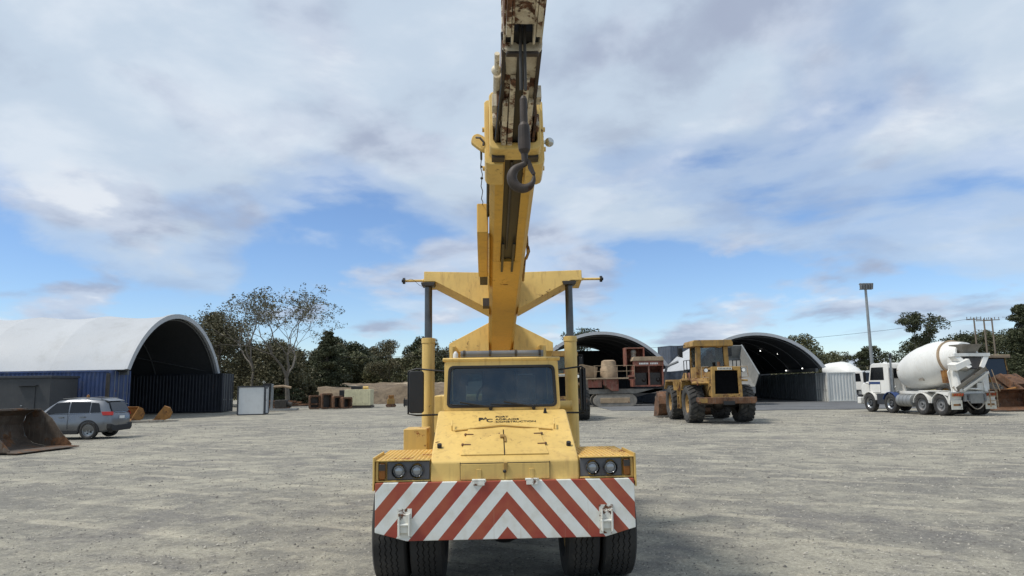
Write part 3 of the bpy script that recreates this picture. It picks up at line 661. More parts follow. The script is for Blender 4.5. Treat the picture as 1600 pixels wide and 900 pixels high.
# --- chassis, axles and wheels
P('sun_block_belly', MB().box(-.56, .56, .06, 1.09, .66, .70), 'black')  # unseen plate added to shut out the sun spot under the body
P('front_chassis', MB().box(-.42, .42, .3, 3.4, .705, 1.0).box(-.55, .55, 1.1, 3.0, .7, 1.0), 'black')
P('rear_chassis', MB().box(-.7, .7, 3.5, 7.6, .7, 1.5).box(-1.1, 1.1, 6.2, 7.9, .8, 1.7), 'yellow', bevel=.02)
def zig_tyre(r, w, cx, cy, ng=4, n=90, m='tyre'):
    # grooved road tyre, axis along x: tread columns with zigzag grooves cut between the ribs
    mb = MB(); g = .006; tw = w * .40
    edges = [-tw + 2 * tw * (i + 1) / (ng + 1) for i in range(ng)]
    cols = [(-w * .36, r * .56, 0), (-w * .5, r * .66, 0), (-w * .515, r * .80, 0), (-w * .49, r * .93, 0), (-w * .44, r * .985, 0)]
    for e in edges: cols += [(e - g, r, 1), (e - g * .6, r - .014, 1), (e + g * .6, r - .014, 1), (e + g, r, 1)]
    cols += [(w * .44, r * .985, 0), (w * .49, r * .93, 0), (w * .515, r * .80, 0), (w * .5, r * .66, 0), (w * .36, r * .56, 0)]
    vs = []
    for k in range(n):
        a = 2 * math.pi * k / n; z = .008 if k % 2 else -.008
        for x, rad, f in cols: vs.append((cx + x + z * f, cy + rad * math.cos(a), r + rad * math.sin(a)))
    m_ = len(cols)
    return mb.add(vs, [(k * m_ + i, k * m_ + i + 1, ((k + 1) % n) * m_ + i + 1, ((k + 1) % n) * m_ + i) for k in range(n) for i in range(m_ - 1)])
WR = .52
for wx in (-1.075, -.73, .73, 1.075):
    t_ = P('tyre', zig_tyre(WR, .315, wx, .86), 'tyre', smooth=30)
    P('rim', MB().lathe([(-.10, .05), (-.06, .14), (-.11, .27), (-.12, .30), (.12, .30), (.11, .27), (.06, .14), (.10, .05)], 24, (wx, .86, WR), 'x'), 'yellow_worn', t_)
for wx in (-.98, .98):
    t_ = P('tyre', zig_tyre(.55, .38, wx, 5.6), 'tyre', smooth=30)
    P('rim', MB().lathe([(-.12, .05), (-.06, .16), (-.13, .31), (.13, .31), (.06, .16), (.12, .05)], 24, (wx, 5.6, .55), 'x'), 'yellow_worn', t_)
P('front_axle', MB().cyl((-.95, .86, WR), (.95, .86, WR), .075, n=14).ball((.0, .84, WR), .2, 16, 10).cyl((-.4, .80, .6), (-.4, .80, .44), .06).cyl((.4, .80, .6), (.4, .80, .44), .06), 'black')
P('rear_axle', MB().cyl((-.9, 5.6, .55), (.9, 5.6, .55), .08).ball((0, 5.6, .55), .22), 'black')
P('under_tank', MB().box(-.5, .5, 1.9, 3.1, .38, .62).cyl((-.3, .5, .58), (-.3, 1.2, .58), .04), 'black')
# ================================================================ shelters and containers
def corr_profile(L, pitch=.28, dep=.036):
    n = max(2, int(round(L / pitch))); p = L / n; pts = [(0, 0)]
    for i in range(n):
        a = i * p; pts += [(a + p * .30, 0), (a + p * .45, dep), (a + p * .80, dep), (a + p * .95, 0)]
    pts.append((L, 0)); return pts
def corr_wall(mb, o, dx, dn, L, z0, z1, pitch=.28, dep=.036):
    # corrugated sheet with thickness: o origin, dx along, dn outward normal (2D vectors)
    pr = corr_profile(L, pitch, dep); n = len(pr); vs = []
    for th in (0, -.02):
        for z in (z0, z1):
            for a, d in pr: vs.append((o[0] + dx[0] * a + dn[0] * (d + th), o[1] + dx[1] * a + dn[1] * (d + th), z))
    fs = []
    for i in range(n - 1):
        fs += [(i, i + 1, n + i + 1, n + i), (2 * n + i, 3 * n + i, 3 * n + i + 1, 2 * n + i + 1), (n + i, n + i + 1, 3 * n + i + 1, 3 * n + i), (i, 2 * n + i, 2 * n + i + 1, i + 1)]
    return mb.add(vs, fs)
_cont = {}
def container(label, m, loc, rotz, L=6.06, W=2.44, Ht=2.6, group=None, doors=True, detail=True):
    """length along local y (0..L), width along x, doors at y=0"""
    key = (m, L, W, Ht, doors, detail)
    if key in _cont:
        kw = dict(loc=loc, rotz=rotz, label=label)
        c = dup(_cont[key], **kw)
        if group: c['group'] = group
        elif 'group' in c: del c['group']
        return c
    t = thing('shipping_container', label, 'container', loc, rotz, group); h = W / 2
    f = MB()
    for x in (-h, h - .16):
        for y in (0, L - .16): f.box(x, x + .16, y, y + .16, 0, Ht)
    for z in (.0, Ht - .12):
        for x in (-h + .02, h - .12): f.box(x, x + .10, .16, L - .16, z + .01, z + .11)
        for y in (.02, L - .12): f.box(-h + .16, h - .16, y, y + .10, z + .012, z + .108)
    obj('frame', f, m, t, bevel=.008)
    for s in (-1, 1):
        obj('side_wall', corr_wall(MB(), (s * (h - .08), .16), (0, 1), (s, 0), L - .32, .11, Ht - .11), m, t, smooth=20)
    obj('end_wall', corr_wall(MB(), (-h + .16, L - .08), (1, 0), (0, 1), W - .32, .11, Ht - .11), m, t, smooth=20)
    obj('roof', MB().box(-h + .05, h - .05, .05, L - .05, Ht - .03, Ht + .005), m, t)
    if doors:
        for s in (-1, 1):
            a, b = sorted((s * .01, s * (h - .165)))
            d = obj('door', corr_wall(MB(), (b if s > 0 else b, .045), (-1, 0), (0, -1), b - a, .12, Ht - .12, .55, .022), m, t, smooth=20)
            if detail:
                for q in (.28, .74):
                    x = s * (q * (h - .2) + .03)
                    obj('lock_rod', MB().cyl((x, -.03, .06), (x, -.03, Ht - .06), .02, n=6).box(x - .03, x + .22 * s, -.045, -.025, 1.02, 1.07), 'grey_cont', d)
    else:
        obj('end_wall', corr_wall(MB(), (h - .16, .08), (-1, 0), (0, -1), W - .32, .11, Ht - .11), m, t, smooth=20)
    _cont[key] = t
    return t

def arch(half, rise, n=28, power=2.15):
    return [(half * (1 - abs(1 - 2 * k / n)) * 0 + half * math.copysign(abs(math.cos(math.pi * k / n)) ** (2 / power), -math.cos(math.pi * k / n)), rise * abs(math.sin(math.pi * k / n)) ** (2 / power)) for k in range(n + 1)]
def circ_arch(half, rise, n=30):
    r = (half * half + rise * rise) / (2 * rise); a = math.asin(min(1, half / r))
    if rise > r: a = math.pi - a
    return [(r * math.sin(-a + 2 * a * k / n), rise - r + r * math.cos(-a + 2 * a * k / n)) for k in range(n + 1)]
def shelter(label, loc, rotz, half, ze, rise, length, bays, closed_back=False, back_drop=None, sc=.08):
    t = thing('dome_shelter', label, 'shelter', loc, rotz)
    A = circ_arch(half, rise); n = len(A); bl = length / bays
    for b in range(bays):
        mb = MB(); vs = []; q = 5
        for j in range(q + 1):
            y = b * bl + bl * j / q; sag = sc * math.sin(math.pi * j / q)
            for x, z in A:
                k = 1 - sag / half * (.6 + .4 * z / rise); vs.append((x * k, y, ze + z - sag * z / rise))
        o_ = len(vs)
        fs = [(j * n + i, j * n + i + 1, (j + 1) * n + i + 1, (j + 1) * n + i) for j in range(q) for i in range(n - 1)]
        # underside
        vs += [(x * .995, y, z - .03) for x, y, z in vs]
        fs += [tuple(o_ + i for i in reversed(f)) for f in fs]
        mb.add(vs, fs)
        obj('roof_panel', mb, 'fabric', t, smooth=60)
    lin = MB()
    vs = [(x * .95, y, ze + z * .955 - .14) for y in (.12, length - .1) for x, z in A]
    lin.add(vs, [(i, i + 1, n + i + 1, n + i) for i in range(n - 1)]); obj('lining', lin, 'lining', t, smooth=60)  # added inner skin, coloured dark for the shade under the roof
    # white laced edge round the opening
    e = MB(); eo = [(x * 1.012, ze + z * 1.012 + .03) for x, z in A]; ei = [(x * .955, ze + z * .945 - .02) for x, z in A]
    vs = []
    for y in (-.16, .06):
        vs += [(x, y, z) for x, z in eo] + [(x, y, z) for x, z in ei]
    fs = []
    for i in range(n - 1):
        fs += [(i, i + 1, n + i + 1, n + i), (2 * n + i, 3 * n + i, 3 * n + i + 1, 2 * n + i + 1), (i, 2 * n + i, 2 * n + i + 1, i + 1), (n + i, n + i + 1, 3 * n + i + 1, 3 * n + i)]
    obj('opening_edge', e.add(vs, fs), 'fabric', t, smooth=60)
    for b in range(bays + 1):
        y = .2 + (length - .5) * b / bays
        for k_, nm in ((.945, 'truss_rib'),):
            obj(nm, MB().tube([(x * k_, y, ze + z * k_ - .1) for x, z in A], .06, 6), 'rib_steel', t)
    for s in (-1, 1):
        obj('eave_beam', MB().box(s * half * .90 - .12, s * half * .90 + .12, .2, length, ze - .34, ze - .04), 'rib_steel', t)
        obj('eave_tie', MB().tube([(s * half * .94, .3, ze + .1), (s * half * .55, length * .45, ze + rise * .8)], .045, 6), 'rib_steel', t)
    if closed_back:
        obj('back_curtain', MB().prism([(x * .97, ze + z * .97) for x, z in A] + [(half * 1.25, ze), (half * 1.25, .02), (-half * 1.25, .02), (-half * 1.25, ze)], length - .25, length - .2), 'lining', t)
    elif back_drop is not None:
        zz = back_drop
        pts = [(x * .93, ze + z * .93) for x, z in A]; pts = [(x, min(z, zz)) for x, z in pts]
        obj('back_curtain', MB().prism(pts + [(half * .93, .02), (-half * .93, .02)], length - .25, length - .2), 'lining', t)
    return t
# left shelter: opening faces +X; local y runs into the shelter (-X)
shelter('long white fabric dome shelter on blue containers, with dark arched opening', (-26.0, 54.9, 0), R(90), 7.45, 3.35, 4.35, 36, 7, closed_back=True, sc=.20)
container('blue container whose doors face the yard, under the near eave of the long white dome', 'blue_cont', (-26.7, 48.25, .02), R(90), L=12.19, Ht=3.28)
container('blue container behind the dark site office, end to end under the long white dome', 'blue_cont', (-39.0, 48.25, .02), R(90), L=12.19, Ht=3.28)
obj('cable_post', MB().box(-26.9, -26.7, 46.8, 46.95, .02, 3.1), 'steel_dark', smooth=0); tag(bpy.data.objects['cable_post'], 'brown steel post standing at the corner of the blue container', 'post')
for i in range(3):
    container(('navy container with streaked door end beside the white hut, far side of the long dome', 'navy container second in line along the far inner side of the long dome', 'navy container third in line, deep inside the long dome')[i], 'navy_cont', (-25.0 - 12.25 * i, 62.2, .02), R(90), L=12.19, Ht=3.28)
# dark site office in front of the blue containers
of = thing('site_office', 'dark grey flat-roofed site office in front of the blue container', 'cabin', (-34.2, 44.6, 0), 0)
obj('wall', MB().box(-6, 6, -1.35, 1.35, .12, 2.78), 'office_grey', of, bevel=.02)
obj('roof', MB().box(-6.08, 6.08, -1.43, 1.43, 2.78, 2.92), 'dark_trim', of, bevel=.01)
obj('base_rail', MB().box(-5.9, 5.9, -1.25, 1.25, 0, .12), 'black', of)
for x0, x1, z0, z1 in ((1.1, 2.35, 1.1, 2.25), (-3.6, -2.3, 1.1, 2.25)):
    w = obj('window', MB().box(x0, x1, -1.375, -1.352, z0, z1), 'window_black', of); obj('window_frame', MB().ring([(x0 - .06, z0 - .06), (x1 + .06, z0 - .06), (x1 + .06, z1 + .06), (x0 - .06, z1 + .06)], [(x0, z0), (x1, z0), (x1, z1), (x0, z1)], -1.40, -1.353), 'dark_trim', w)
d = obj('door', MB().box(4.2, 5.1, -1.39, -1.352, .2, 2.25), 'office_grey', of, bevel=.01); obj('door_handle', MB().box(4.28, 4.4, -1.43, -1.392, 1.1, 1.15), 'galv', d)
obj('door_hood', MB().box(4.05, 5.25, -1.6, -1.352, 2.32, 2.36), 'dark_trim', of)

# white hut
hut = thing('portable_hut', 'small white portable hut with dark corner trims beside the long dome', 'hut', (-20.05, 54.9, 0), R(12))
obj('wall', MB().box(-.95, .95, -1.2, 1.2, .06, 2.05), 'hut_white', hut)
obj('roof', MB().box(-1.0, 1.0, -1.25, 1.25, 2.05, 2.15), 'dark_trim', hut, bevel=.01)
obj('base', MB().box(-.98, .98, -1.23, 1.23, 0, .06), 'dark_trim', hut)
for x in (-1, 1):
    for y in (-1, 1): obj('corner_trim', MB().box(x * .955 - .05, x * .955 + .05, y * 1.205 - .05, y * 1.205 + .05, .06, 2.05), 'dark_trim', hut)
dd = obj('door', MB().box(.953, .975, -.6, .3, .1, 1.95), 'hut_white', hut); obj('door_handle', MB().box(.976, .99, -.5, -.42, 1.0, 1.1), 'black', dd)
obj('door_frame', MB().ring([(-.68, .06), (.38, .06), (.38, 2.02), (-.68, 2.02)], [(-.6, .1), (.3, .1), (.3, 1.95), (-.6, 1.95)], .953, .985, 'x'), 'dark_trim', hut)

# middle shelter with the crusher, right shelter with the tipper
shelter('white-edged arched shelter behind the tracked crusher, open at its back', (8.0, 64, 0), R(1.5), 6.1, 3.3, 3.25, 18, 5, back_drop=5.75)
for i in range(2):
    container(('slate container under the right eave of the crusher shelter', 'slate container at the back right of the crusher shelter')[i], 'slate_cont', (14.2 - .35 * i, 64.4 + 9 * i, .02), R(1.5), L=6.06, Ht=2.9, detail=False)
    container(('slate container under the left eave of the crusher shelter', 'slate container at the back left of the crusher shelter')[i], 'slate_cont', (1.8 - .3 * i, 64.4 + 9 * i, .02), R(1.5), L=6.06, Ht=2.9, detail=False)
for i in range(2):
    container(('grey container standing between the two arched shelters, under another one', 'grey container on top of another, between the two arched shelters')[i], 'slate_cont', (16.3, 76.4, .02 + 2.92 * i), R(-70), L=6.06, Ht=2.9, detail=False)
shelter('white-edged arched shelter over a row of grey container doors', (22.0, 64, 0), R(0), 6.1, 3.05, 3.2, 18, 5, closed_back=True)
for i in range(7):
    container('grey container with doors facing into the right-hand shelter, %s the cream one' % ('', 'directly behind', 'second behind', 'third behind', 'fourth behind', 'fifth behind', 'sixth behind')[i] if i else 'pale cream container with its corrugated side to the yard, at the shelter corner', 'grey_cont' if i else 'cream_cont', (28.15, 65.0 + 2.5 * i, .02), R(-90), L=2.55, Ht=2.6, group='grey containers lining the right shelter' if i else None, detail=True)
for i in range(3):
    container('slate container along the left side of the right-hand shelter, %s' % ('at its mouth', 'halfway in', 'at its back')[i], 'slate_cont', (15.9, 65.2 + 6.1 * i, .02), 0, L=6.06, Ht=2.9, detail=False, group='slate containers left of the right shelter')
def lamp_mat():
    nt, N, L, b = nodes('lamp_lit'); b.inputs['Base Color'].default_value = (.9, .9, .88, 1); b.inputs['Emission Color'].default_value = (1, .98, .92, 1); b.inputs['Emission Strength'].default_value = 2.5
lamp_mat()
for i, (x, y, z) in enumerate(((26.2, 70, 4.55), (25.2, 72, 4.95), (24.0, 74, 5.3), (27.3, 71, 2.9), (26.9, 66.0, 3.0))):
    o = obj('shed_lamp', MB().lathe([(z, 0), (z, .05), (z + .05, .06), (z + .10, .015), (z + .12, 0)], 12, (x, y, 0), 'z'), 'lamp_lit')
    tag(o, 'small lit lamp hanging under the arch of the right-hand shelter', 'lamp', 'lamps in the right-hand shelter')
# ================================================================ vehicles and machines
def lug_tyre(r, w, n=22, depth=.045, cx=0):
    mb = MB().lathe([(cx - w * .34, r * .52), (cx - w * .48, r * .60), (cx - w * .52, r * .74), (cx - w * .50, r * .88), (cx - w * .42, r - depth), (cx + w * .42, r - depth), (cx + w * .50, r * .88), (cx + w * .52, r * .74), (cx + w * .48, r * .60), (cx + w * .34, r * .52)], 44, (0, 0, 0), 'x')
    for k in range(n):
        for s in (-1, 1):
            a = 2 * math.pi * (k + (.5 if s > 0 else 0)) / n
            for (x0, x1, da, rr) in ((.02, .30, .0, r), (.30, .49, .10, r - .012)):
                xs_ = (cx + s * w * x0, cx + s * w * x1); hw = math.pi / n * .62
                vs = []
                for q, (xx, off) in enumerate(((xs_[0], da), (xs_[1], da + .10))):
                    for rad in (r - depth - .01, rr):
                        for e in (-hw, hw): vs.append((xx, rad * math.cos(a + off + e), rad * math.sin(a + off + e)))
                mb.add(vs, [(0, 1, 3, 2), (4, 6, 7, 5), (0, 4, 5, 1), (2, 3, 7, 6), (0, 2, 6, 4), (1, 5, 7, 3)])
    return mb
def wheel(par, x, y, r, w, m_rim='alloy', lug=False, side=-1, rimr=.55, tm='tyre_dusty', cut=None):
    if lug: tb = lug_tyre(r, w)
    else:
        tb = MB().lathe([(-w * .36, r * rimr), (-w * .48, r * (rimr + .06)), (-w * .52, r * .80), (-w * .48, r * .94), (-w * .40, r), (w * .40, r), (w * .48, r * .94), (w * .52, r * .80), (w * .48, r * (rimr + .06)), (w * .36, r * rimr)], 32, (0, 0, 0), 'x')
    o = obj('tyre', tb, tm, par, smooth=35); o.location = (x, y, r)
    s = side; k = w * .36
    rb = MB().lathe([(s * k * .2, 0), (s * k * .25, r * .14), (s * k * .95, r * .16), (s * k * .95, r * .22), (s * k * .35, r * .26), (s * k * .45, r * (rimr - .10)), (s * k * 1.02, r * (rimr - .02)), (s * k * 1.05, r * (rimr + .02)), (s * k * .9, r * (rimr + .03))], 28, (0, 0, 0), 'x')
    rm = obj('rim', rb, m_rim, o, smooth=35)
    if cut:
        mb = MB()
        for q in range(cut): a = 2 * math.pi * q / cut; mb.lathe([(s * k * .46, 0), (s * k * .50, .05 * r / .5)], 8, (0, r * .36 * math.cos(a), r * .36 * math.sin(a)), 'x')
        obj('hand_hole', mb, 'black', o, kind='stuff', smooth=0)
    return o

# ---------------------------------------------------------------- wheel loader (y forward, away from its rear)
def make_loader(label, loc, rotz):
    t = thing('wheel_loader', label, 'loader', loc, rotz); Y = 'yellow_worn'
    def p(n, mb, m=Y, par=t, **k): return obj(n, mb, m, par, **k)
    for x in (-1.17, 1.17):
        for y in (0, 3.65): wheel(t, x, y, .88, .70, 'yellow_worn', True, -1 if x < 0 else 1)
    p('rear_frame', MB().prism([(-1.25, .95), (1.7, .75), (1.7, 1.35), (-1.1, 1.5)], -.55, .55, 'x'), 'rust', bevel=.02)
    p('axle', MB().cyl((-1.0, 0, .88), (1.0, 0, .88), .2, n=14).ball((0, 0, .88), .36), 'steel_dark')
    p('front_axle', MB().cyl((-1.0, 3.65, .88), (1.0, 3.65, .88), .2, n=14).ball((0, 3.65, .88), .36), 'steel_dark')
    p('engine_hood', MB().prism([(-1.32, 1.22), (.95, 1.30), (.95, 2.35), (.2, 2.52), (-1.45, 2.52)], -.66, .66, 'x'), Y, bevel=.03)
    g = p('grille_frame', MB().ring([(-.70, 1.18), (.70, 1.18), (.66, 2.58), (-.66, 2.58)], [(-.55, 1.34), (.55, 1.34), (.52, 2.40), (-.52, 2.40)], -1.62, -1.40), Y, bevel=.015)
    p('radiator_grille', MB().box(-.56, .56, -1.50, -1.44, 1.33, 2.42), 'void_black', g)
    sl_ = MB()
    for k in range(17): sl_.box(-.55, .55, -1.53, -1.501, 1.37 + .06 * k, 1.385 + .06 * k)
    p('grille_bars', sl_, 'void_black', g, kind='stuff', smooth=0)
    p('name_plate', MB().box(-.40, .25, -1.66, -1.625, 2.43, 2.55), 'cream', g)
    for k in range(9): p('plate_letter', MB().box(-.36 + .066 * k, -.325 + .066 * k, -1.664, -1.661, 2.455, 2.525), 'steel_dark', g)
    p('counterweight', MB().prism([(-1.22, .90), (1.22, .90), (1.30, 1.0), (1.30, 1.19), (-1.30, 1.19), (-1.30, 1.0)], -1.72, -1.1), 'rust', bevel=.03)
    p('bumper_light_box', MB().box(-1.32, -.95, -1.745, -1.722, .95, 1.15), 'yellow_worn', bevel=.01)
    p('hitch', MB().box(-.25, .25, -1.85, -1.72, .86, 1.02), 'black')
    for s in (-1, 1):
        p('rear_fender', MB().prism([(-1.05, 1.78), (-.75, 1.98), (.95, 1.98), (1.15, 1.55), (1.25, 1.55), (1.05, 2.08), (-.8, 2.08), (-1.12, 1.84)], *sorted((s * .68, s * 1.45)), 'x') if s < 0 else MB().prism([(-.9, 1.9), (.95, 1.98), (1.15, 1.55), (1.25, 1.55), (1.05, 2.06), (-.9, 1.98)], .68, 1.2, 'x'), Y, bevel=.01)
        p('frame_side', MB().obox((s * .62, -.55, 1.45), (.16, 1.7, .34), R(-28)), Y, bevel=.02)
        p('front_fender', MB().prism([(2.55, 1.5), (2.7, 1.95), (4.4, 1.95), (4.7, 1.55), (4.78, 1.58), (4.45, 2.04), (2.62, 2.04), (2.45, 1.5)], *sorted((s * .85, s * 1.5)), 'x'), Y, bevel=.01)
        p('step_ladder', MB().box(s * 1.36 - .04, s * 1.36 + .04, 1.75, 1.85, .6, 1.9).box(s * 1.36 - .04, s * 1.36 + .04, 2.2, 2.3, .6, 1.9).box(s * 1.30, s * 1.30 + .12 * s, 1.85, 2.2, .8, .85).box(s * 1.30, s * 1.30 + .12 * s, 1.85, 2.2, 1.2, 1.25).box(s * 1.30, s * 1.30 + .12 * s, 1.85, 2.2, 1.55, 1.6), Y)
        hl = p('work_light', MB().cyl((s * .86, -1.40, 2.42), (s * .86, -1.28, 2.42), .10, n=12).box(s * .66, s * .80, -1.38, -1.3, 2.36, 2.44), 'black'); p('lens', MB().cyl((s * .86, -1.412, 2.42), (s * .86, -1.402, 2.42), .085, n=12), 'light_head', hl)
        p('light_guard', MB().tube([(s * .74, -1.35, 2.58), (s * 1.05, -1.35, 2.58), (s * 1.08, -1.35, 2.1), (s * .74, -1.35, 2.08)], .022, 6), 'tan_dust')
        p('handrail', MB().tube([(s * 1.22, .1, 2.05), (s * 1.22, .1, 2.95), (s * 1.22, 1.3, 2.95), (s * 1.22, 1.3, 2.05)], .022, 6).tube([(s * 1.22, .7, 2.05), (s * 1.22, .7, 2.95)], .022, 6).tube([(s * 1.22, .1, 2.5), (s * 1.22, 1.3, 2.5)], .018, 6), 'black')
    for k in range(5): p('hydraulic_hose', MB().tube([(-.72 - .03 * k, -.3 - .1 * k, 1.2), (-.85 - .02 * k, -.2 - .12 * k, 1.55), (-.70, -.1 - .12 * k, 1.9)], .025, 6), 'black')
    p('cab_deck', MB().box(-1.25, 1.25, .5, 2.2, 1.92, 2.05), Y, bevel=.01)
    p('cab_base', MB().box(-.72, .72, .62, 2.1, 2.05, 2.62), Y, bevel=.02)
    for s in (-1, 1):
        p('roof_post', MB().prism([(s * .72 - .11, 2.05), (s * .72 + .11, 2.05), (s * .66 + .11, 3.62), (s * .66 - .11, 3.62)], .50, .72), Y, bevel=.015)
        p('front_post', MB().prism([(s * .68 - .06, 2.6), (s * .68 + .06, 2.6), (s * .64 + .06, 3.62), (s * .64 - .06, 3.62)], 1.98, 2.1), Y, bevel=.01)
        p('side_window', MB().box(*sorted((s * .66, s * .665)), .74, 1.97, 2.55, 3.6), 'cab_glass')
    p('cab_roof', MB().prism([(-.98, 3.62), (.98, 3.62), (.98, 3.80), (.9, 3.92), (-.9, 3.92), (-.98, 3.80)], .30, 2.25), Y, bevel=.02)
    p('roof_valance', MB().prism([(-.55, 3.62), (-.4, 3.54), (0, 3.59), (.4, 3.54), (.55, 3.62)], .46, .5), Y)
    p('rear_window', MB().box(-.60, .60, .60, .605, 2.63, 3.6), 'cab_glass'); p('windscreen', MB().box(-.6, .6, 2.03, 2.035, 2.63, 3.6), 'cab_glass')
    p('seat', MB().box(-.28, .28, 1.0, 1.5, 2.4, 2.62).prism([(.92, 2.62), (1.06, 2.62), (1.0, 3.18), (.88, 3.18)], -.27, .27, 'x').prism([(.90, 3.2), (1.0, 3.2), (.97, 3.42), (.88, 3.42)], -.15, .15, 'x'), 'seat', bevel=.03)
    p('cab_pillar', MB().box(.36, .46, .62, .66, 2.63, 3.6), 'black')
    p('exhaust', MB().cyl((.2, .2, 2.5), (.2, .2, 2.85), .07, n=10), 'rust')
    for s in (-1, 1):
        mi = p('mirror', MB().box(s * 1.22 - .11, s * 1.22 + .11, 1.85, 1.9, 3.18, 3.62), 'black', bevel=.02); p('mirror_arm', MB().tube([(s * .9, 1.9, 3.75), (s * 1.36, 1.88, 3.72), (s * 1.36, 1.88, 3.2), (s * 1.1, 1.88, 3.15)], .025, 6), 'black', mi)
    p('front_frame', MB().prism([(1.9, .8), (4.6, .7), (4.7, 1.5), (4.1, 2.3), (3.3, 2.4), (2.6, 1.5), (1.9, 1.4)], -.5, .5, 'x'), 'red_machine', bevel=.03)
    for s in (-1, 1):
        p('lift_arm', MB().prism([(3.3, 2.1), (3.7, 2.4), (4.9, 1.7), (5.9, .75), (5.75, .35), (4.8, 1.1)], *sorted((s * .52, s * .68)), 'x'), Y, bevel=.02)
    p('bell_crank', MB().prism([(3.6, 2.3), (4.0, 2.45), (5.2, 2.0), (5.3, 1.3), (5.1, 1.2), (4.6, 1.9)], -.12, .12, 'x'), 'rust', bevel=.02)
    return t
def bucket_mb(w, prof, th=.03, side=None):
    # prof: open polyline (depth, height) of the shell, given thickness inwards; extruded over x
    n = len(prof); nrm = []
    for i in range(n):
        a = Vector(prof[max(0, i - 1)]); b = Vector(prof[min(n - 1, i + 1)]); d = (b - a).normalized(); nrm.append(Vector((d.y, -d.x)))
    inner_ = [tuple(Vector(p_) + q * th) for p_, q in zip(prof, nrm)]
    return MB().prism(list(prof) + inner_[::-1], -w / 2, w / 2, 'x')
ld = make_loader('large dusty yellow wheel loader with black radiator grille, its rear to the yard', (9.72, 34.0, 0), R(0))
def loader_bucket(par, y=6.0, w=3.3, m='rust'):
    prof = [(y + 1.15, .04), (y + .1, .06), (y - .35, .30), (y - .5, .75), (y - .35, 1.15), (y + .1, 1.42)]
    b = obj('bucket', bucket_mb(w, prof), m, par, bevel=.008)
    for s in (-1, 1):
        obj('bucket_side', MB().prism([(p_[0] + (.0), p_[1]) for p_ in prof] + [(y + .75, .75)], *sorted((s * w / 2, s * (w / 2 + .03))), 'x'), m, b)
    obj('cutting_edge', MB().box(-w / 2, w / 2, y + 1.1, y + 1.35, .01, .05), 'bucket_steel', b)
loader_bucket(ld)
# second loader, mostly hidden behind the crane
ld2 = dup(ld, loc=(2.62, 38.6, 0), rotz=R(-2), scale=.95, label='yellow wheel loader half hidden behind the crane, beside the tracked crusher')

# ---------------------------------------------------------------- concrete mixer truck (y forward)
mx = thing('concrete_mixer_truck', 'white concrete mixer truck with tilted drum and rear chutes', 'truck', (23.2, 37.0, 0), R(7))
def q(n, mb, m='truck_white', par=mx, **k): return obj(n, mb, m, par, **k)
for x in (-1.06, 1.06):
    for y in (4.0, 5.9): wheel(mx, x, y, .53, .30, 'alloy', side=-1 if x < 0 else 1, rimr=.60, cut=10, tm='tyre')
    for y in (0, 1.4):
        wheel(mx, x * 1.01, y, .53, .28, 'grey_steel', side=-1 if x < 0 else 1, rimr=.58, tm='tyre'); wheel(mx, x * .70, y, .53, .28, 'grey_steel', side=-1 if x < 0 else 1, rimr=.58, tm='tyre')
for s in (-1, 1): q('chassis_rail', MB().box(s * .43 - .05, s * .43 + .05, -1.0, 7.0, .78, 1.06), 'black')
for y in (0, 1.4): q('rear_axle', MB().cyl((-.9, y, .53), (.9, y, .53), .1).ball((0, y, .53), .25), 'black')
def fender(cx, y, r, a0, a1, w, m='truck_white'):
    mb = MB(); n = 12; vs = []
    for k in range(n + 1):
        a = R(a0 + (a1 - a0) * k / n)
        for rr_ in (r, r + .03): vs += [(cx - w / 2, y + rr_ * math.cos(a), .53 + rr_ * math.sin(a)), (cx + w / 2, y + rr_ * math.cos(a), .53 + rr_ * math.sin(a))]
    fs = []
    for k in range(n):
        b_ = k * 4; c_ = b_ + 4; fs += [(b_, b_ + 1, c_ + 1, c_), (b_ + 2, c_ + 2, c_ + 3, b_ + 3), (b_, c_, c_ + 2, b_ + 2), (b_ + 1, b_ + 3, c_ + 3, c_ + 1)]
    fs += [(0, 2, 3, 1), (n * 4, n * 4 + 1, n * 4 + 3, n * 4 + 2)]
    return mb.add(vs, fs)
for s in (-1, 1):
    for y in (0, 1.4): q('rear_fender', fender(s * .93, y, .60, 8, 172, .62), 'truck_white')
    q('fender_skirt', MB().prism([(-.75, .98), (.2, 1.16), (.2, 1.2), (-.8, 1.2)], *sorted((s * .62, s * 1.25)), 'x').prism([(-.70, .55), (-.66, .55), (-.66, 1.2), (-.8, 1.2), (-.8, .95)], *sorted((s * .62, s * 1.25)), 'x'), 'truck_white')
    mf = q('mudflap', MB().box(*sorted((s * .64, s * 1.24)), -.84, -.81, .32, .78), 'cream'); q('mudflap_print', MB().box(s * .94 - .2, s * .94 + .2, -.846, -.842, .50, .60), 'rust_orange', mf)
    q('steer_fender', fender(s * 1.05, 4.0, .62, 20, 165, .36), 'truck_blue')
    q('tail_light_bar', MB().box(*sorted((s * .62, s * 1.22)), -.98, -.90, .98, 1.14), 'rust_orange')
    for k in range(4): q('hazard_stripe', MB().obox((s * (.70 + .14 * k), -.985, 1.06), (.05, .008, .15), 0, R(35)), 'tail_red')
q('fuel_tank', MB().cyl((-1.0, 2.15, .72), (-1.0, 3.35, .72), .34, n=20), 'galv', bevel=.03)
for y in (2.45, 2.75, 3.05): q('tank_strap', MB().lathe([(y - .03, .345), (y + .03, .345), (y + .03, .335), (y - .03, .335)], 20, (-1.0, 0, .72), 'y'), 'grey_steel')
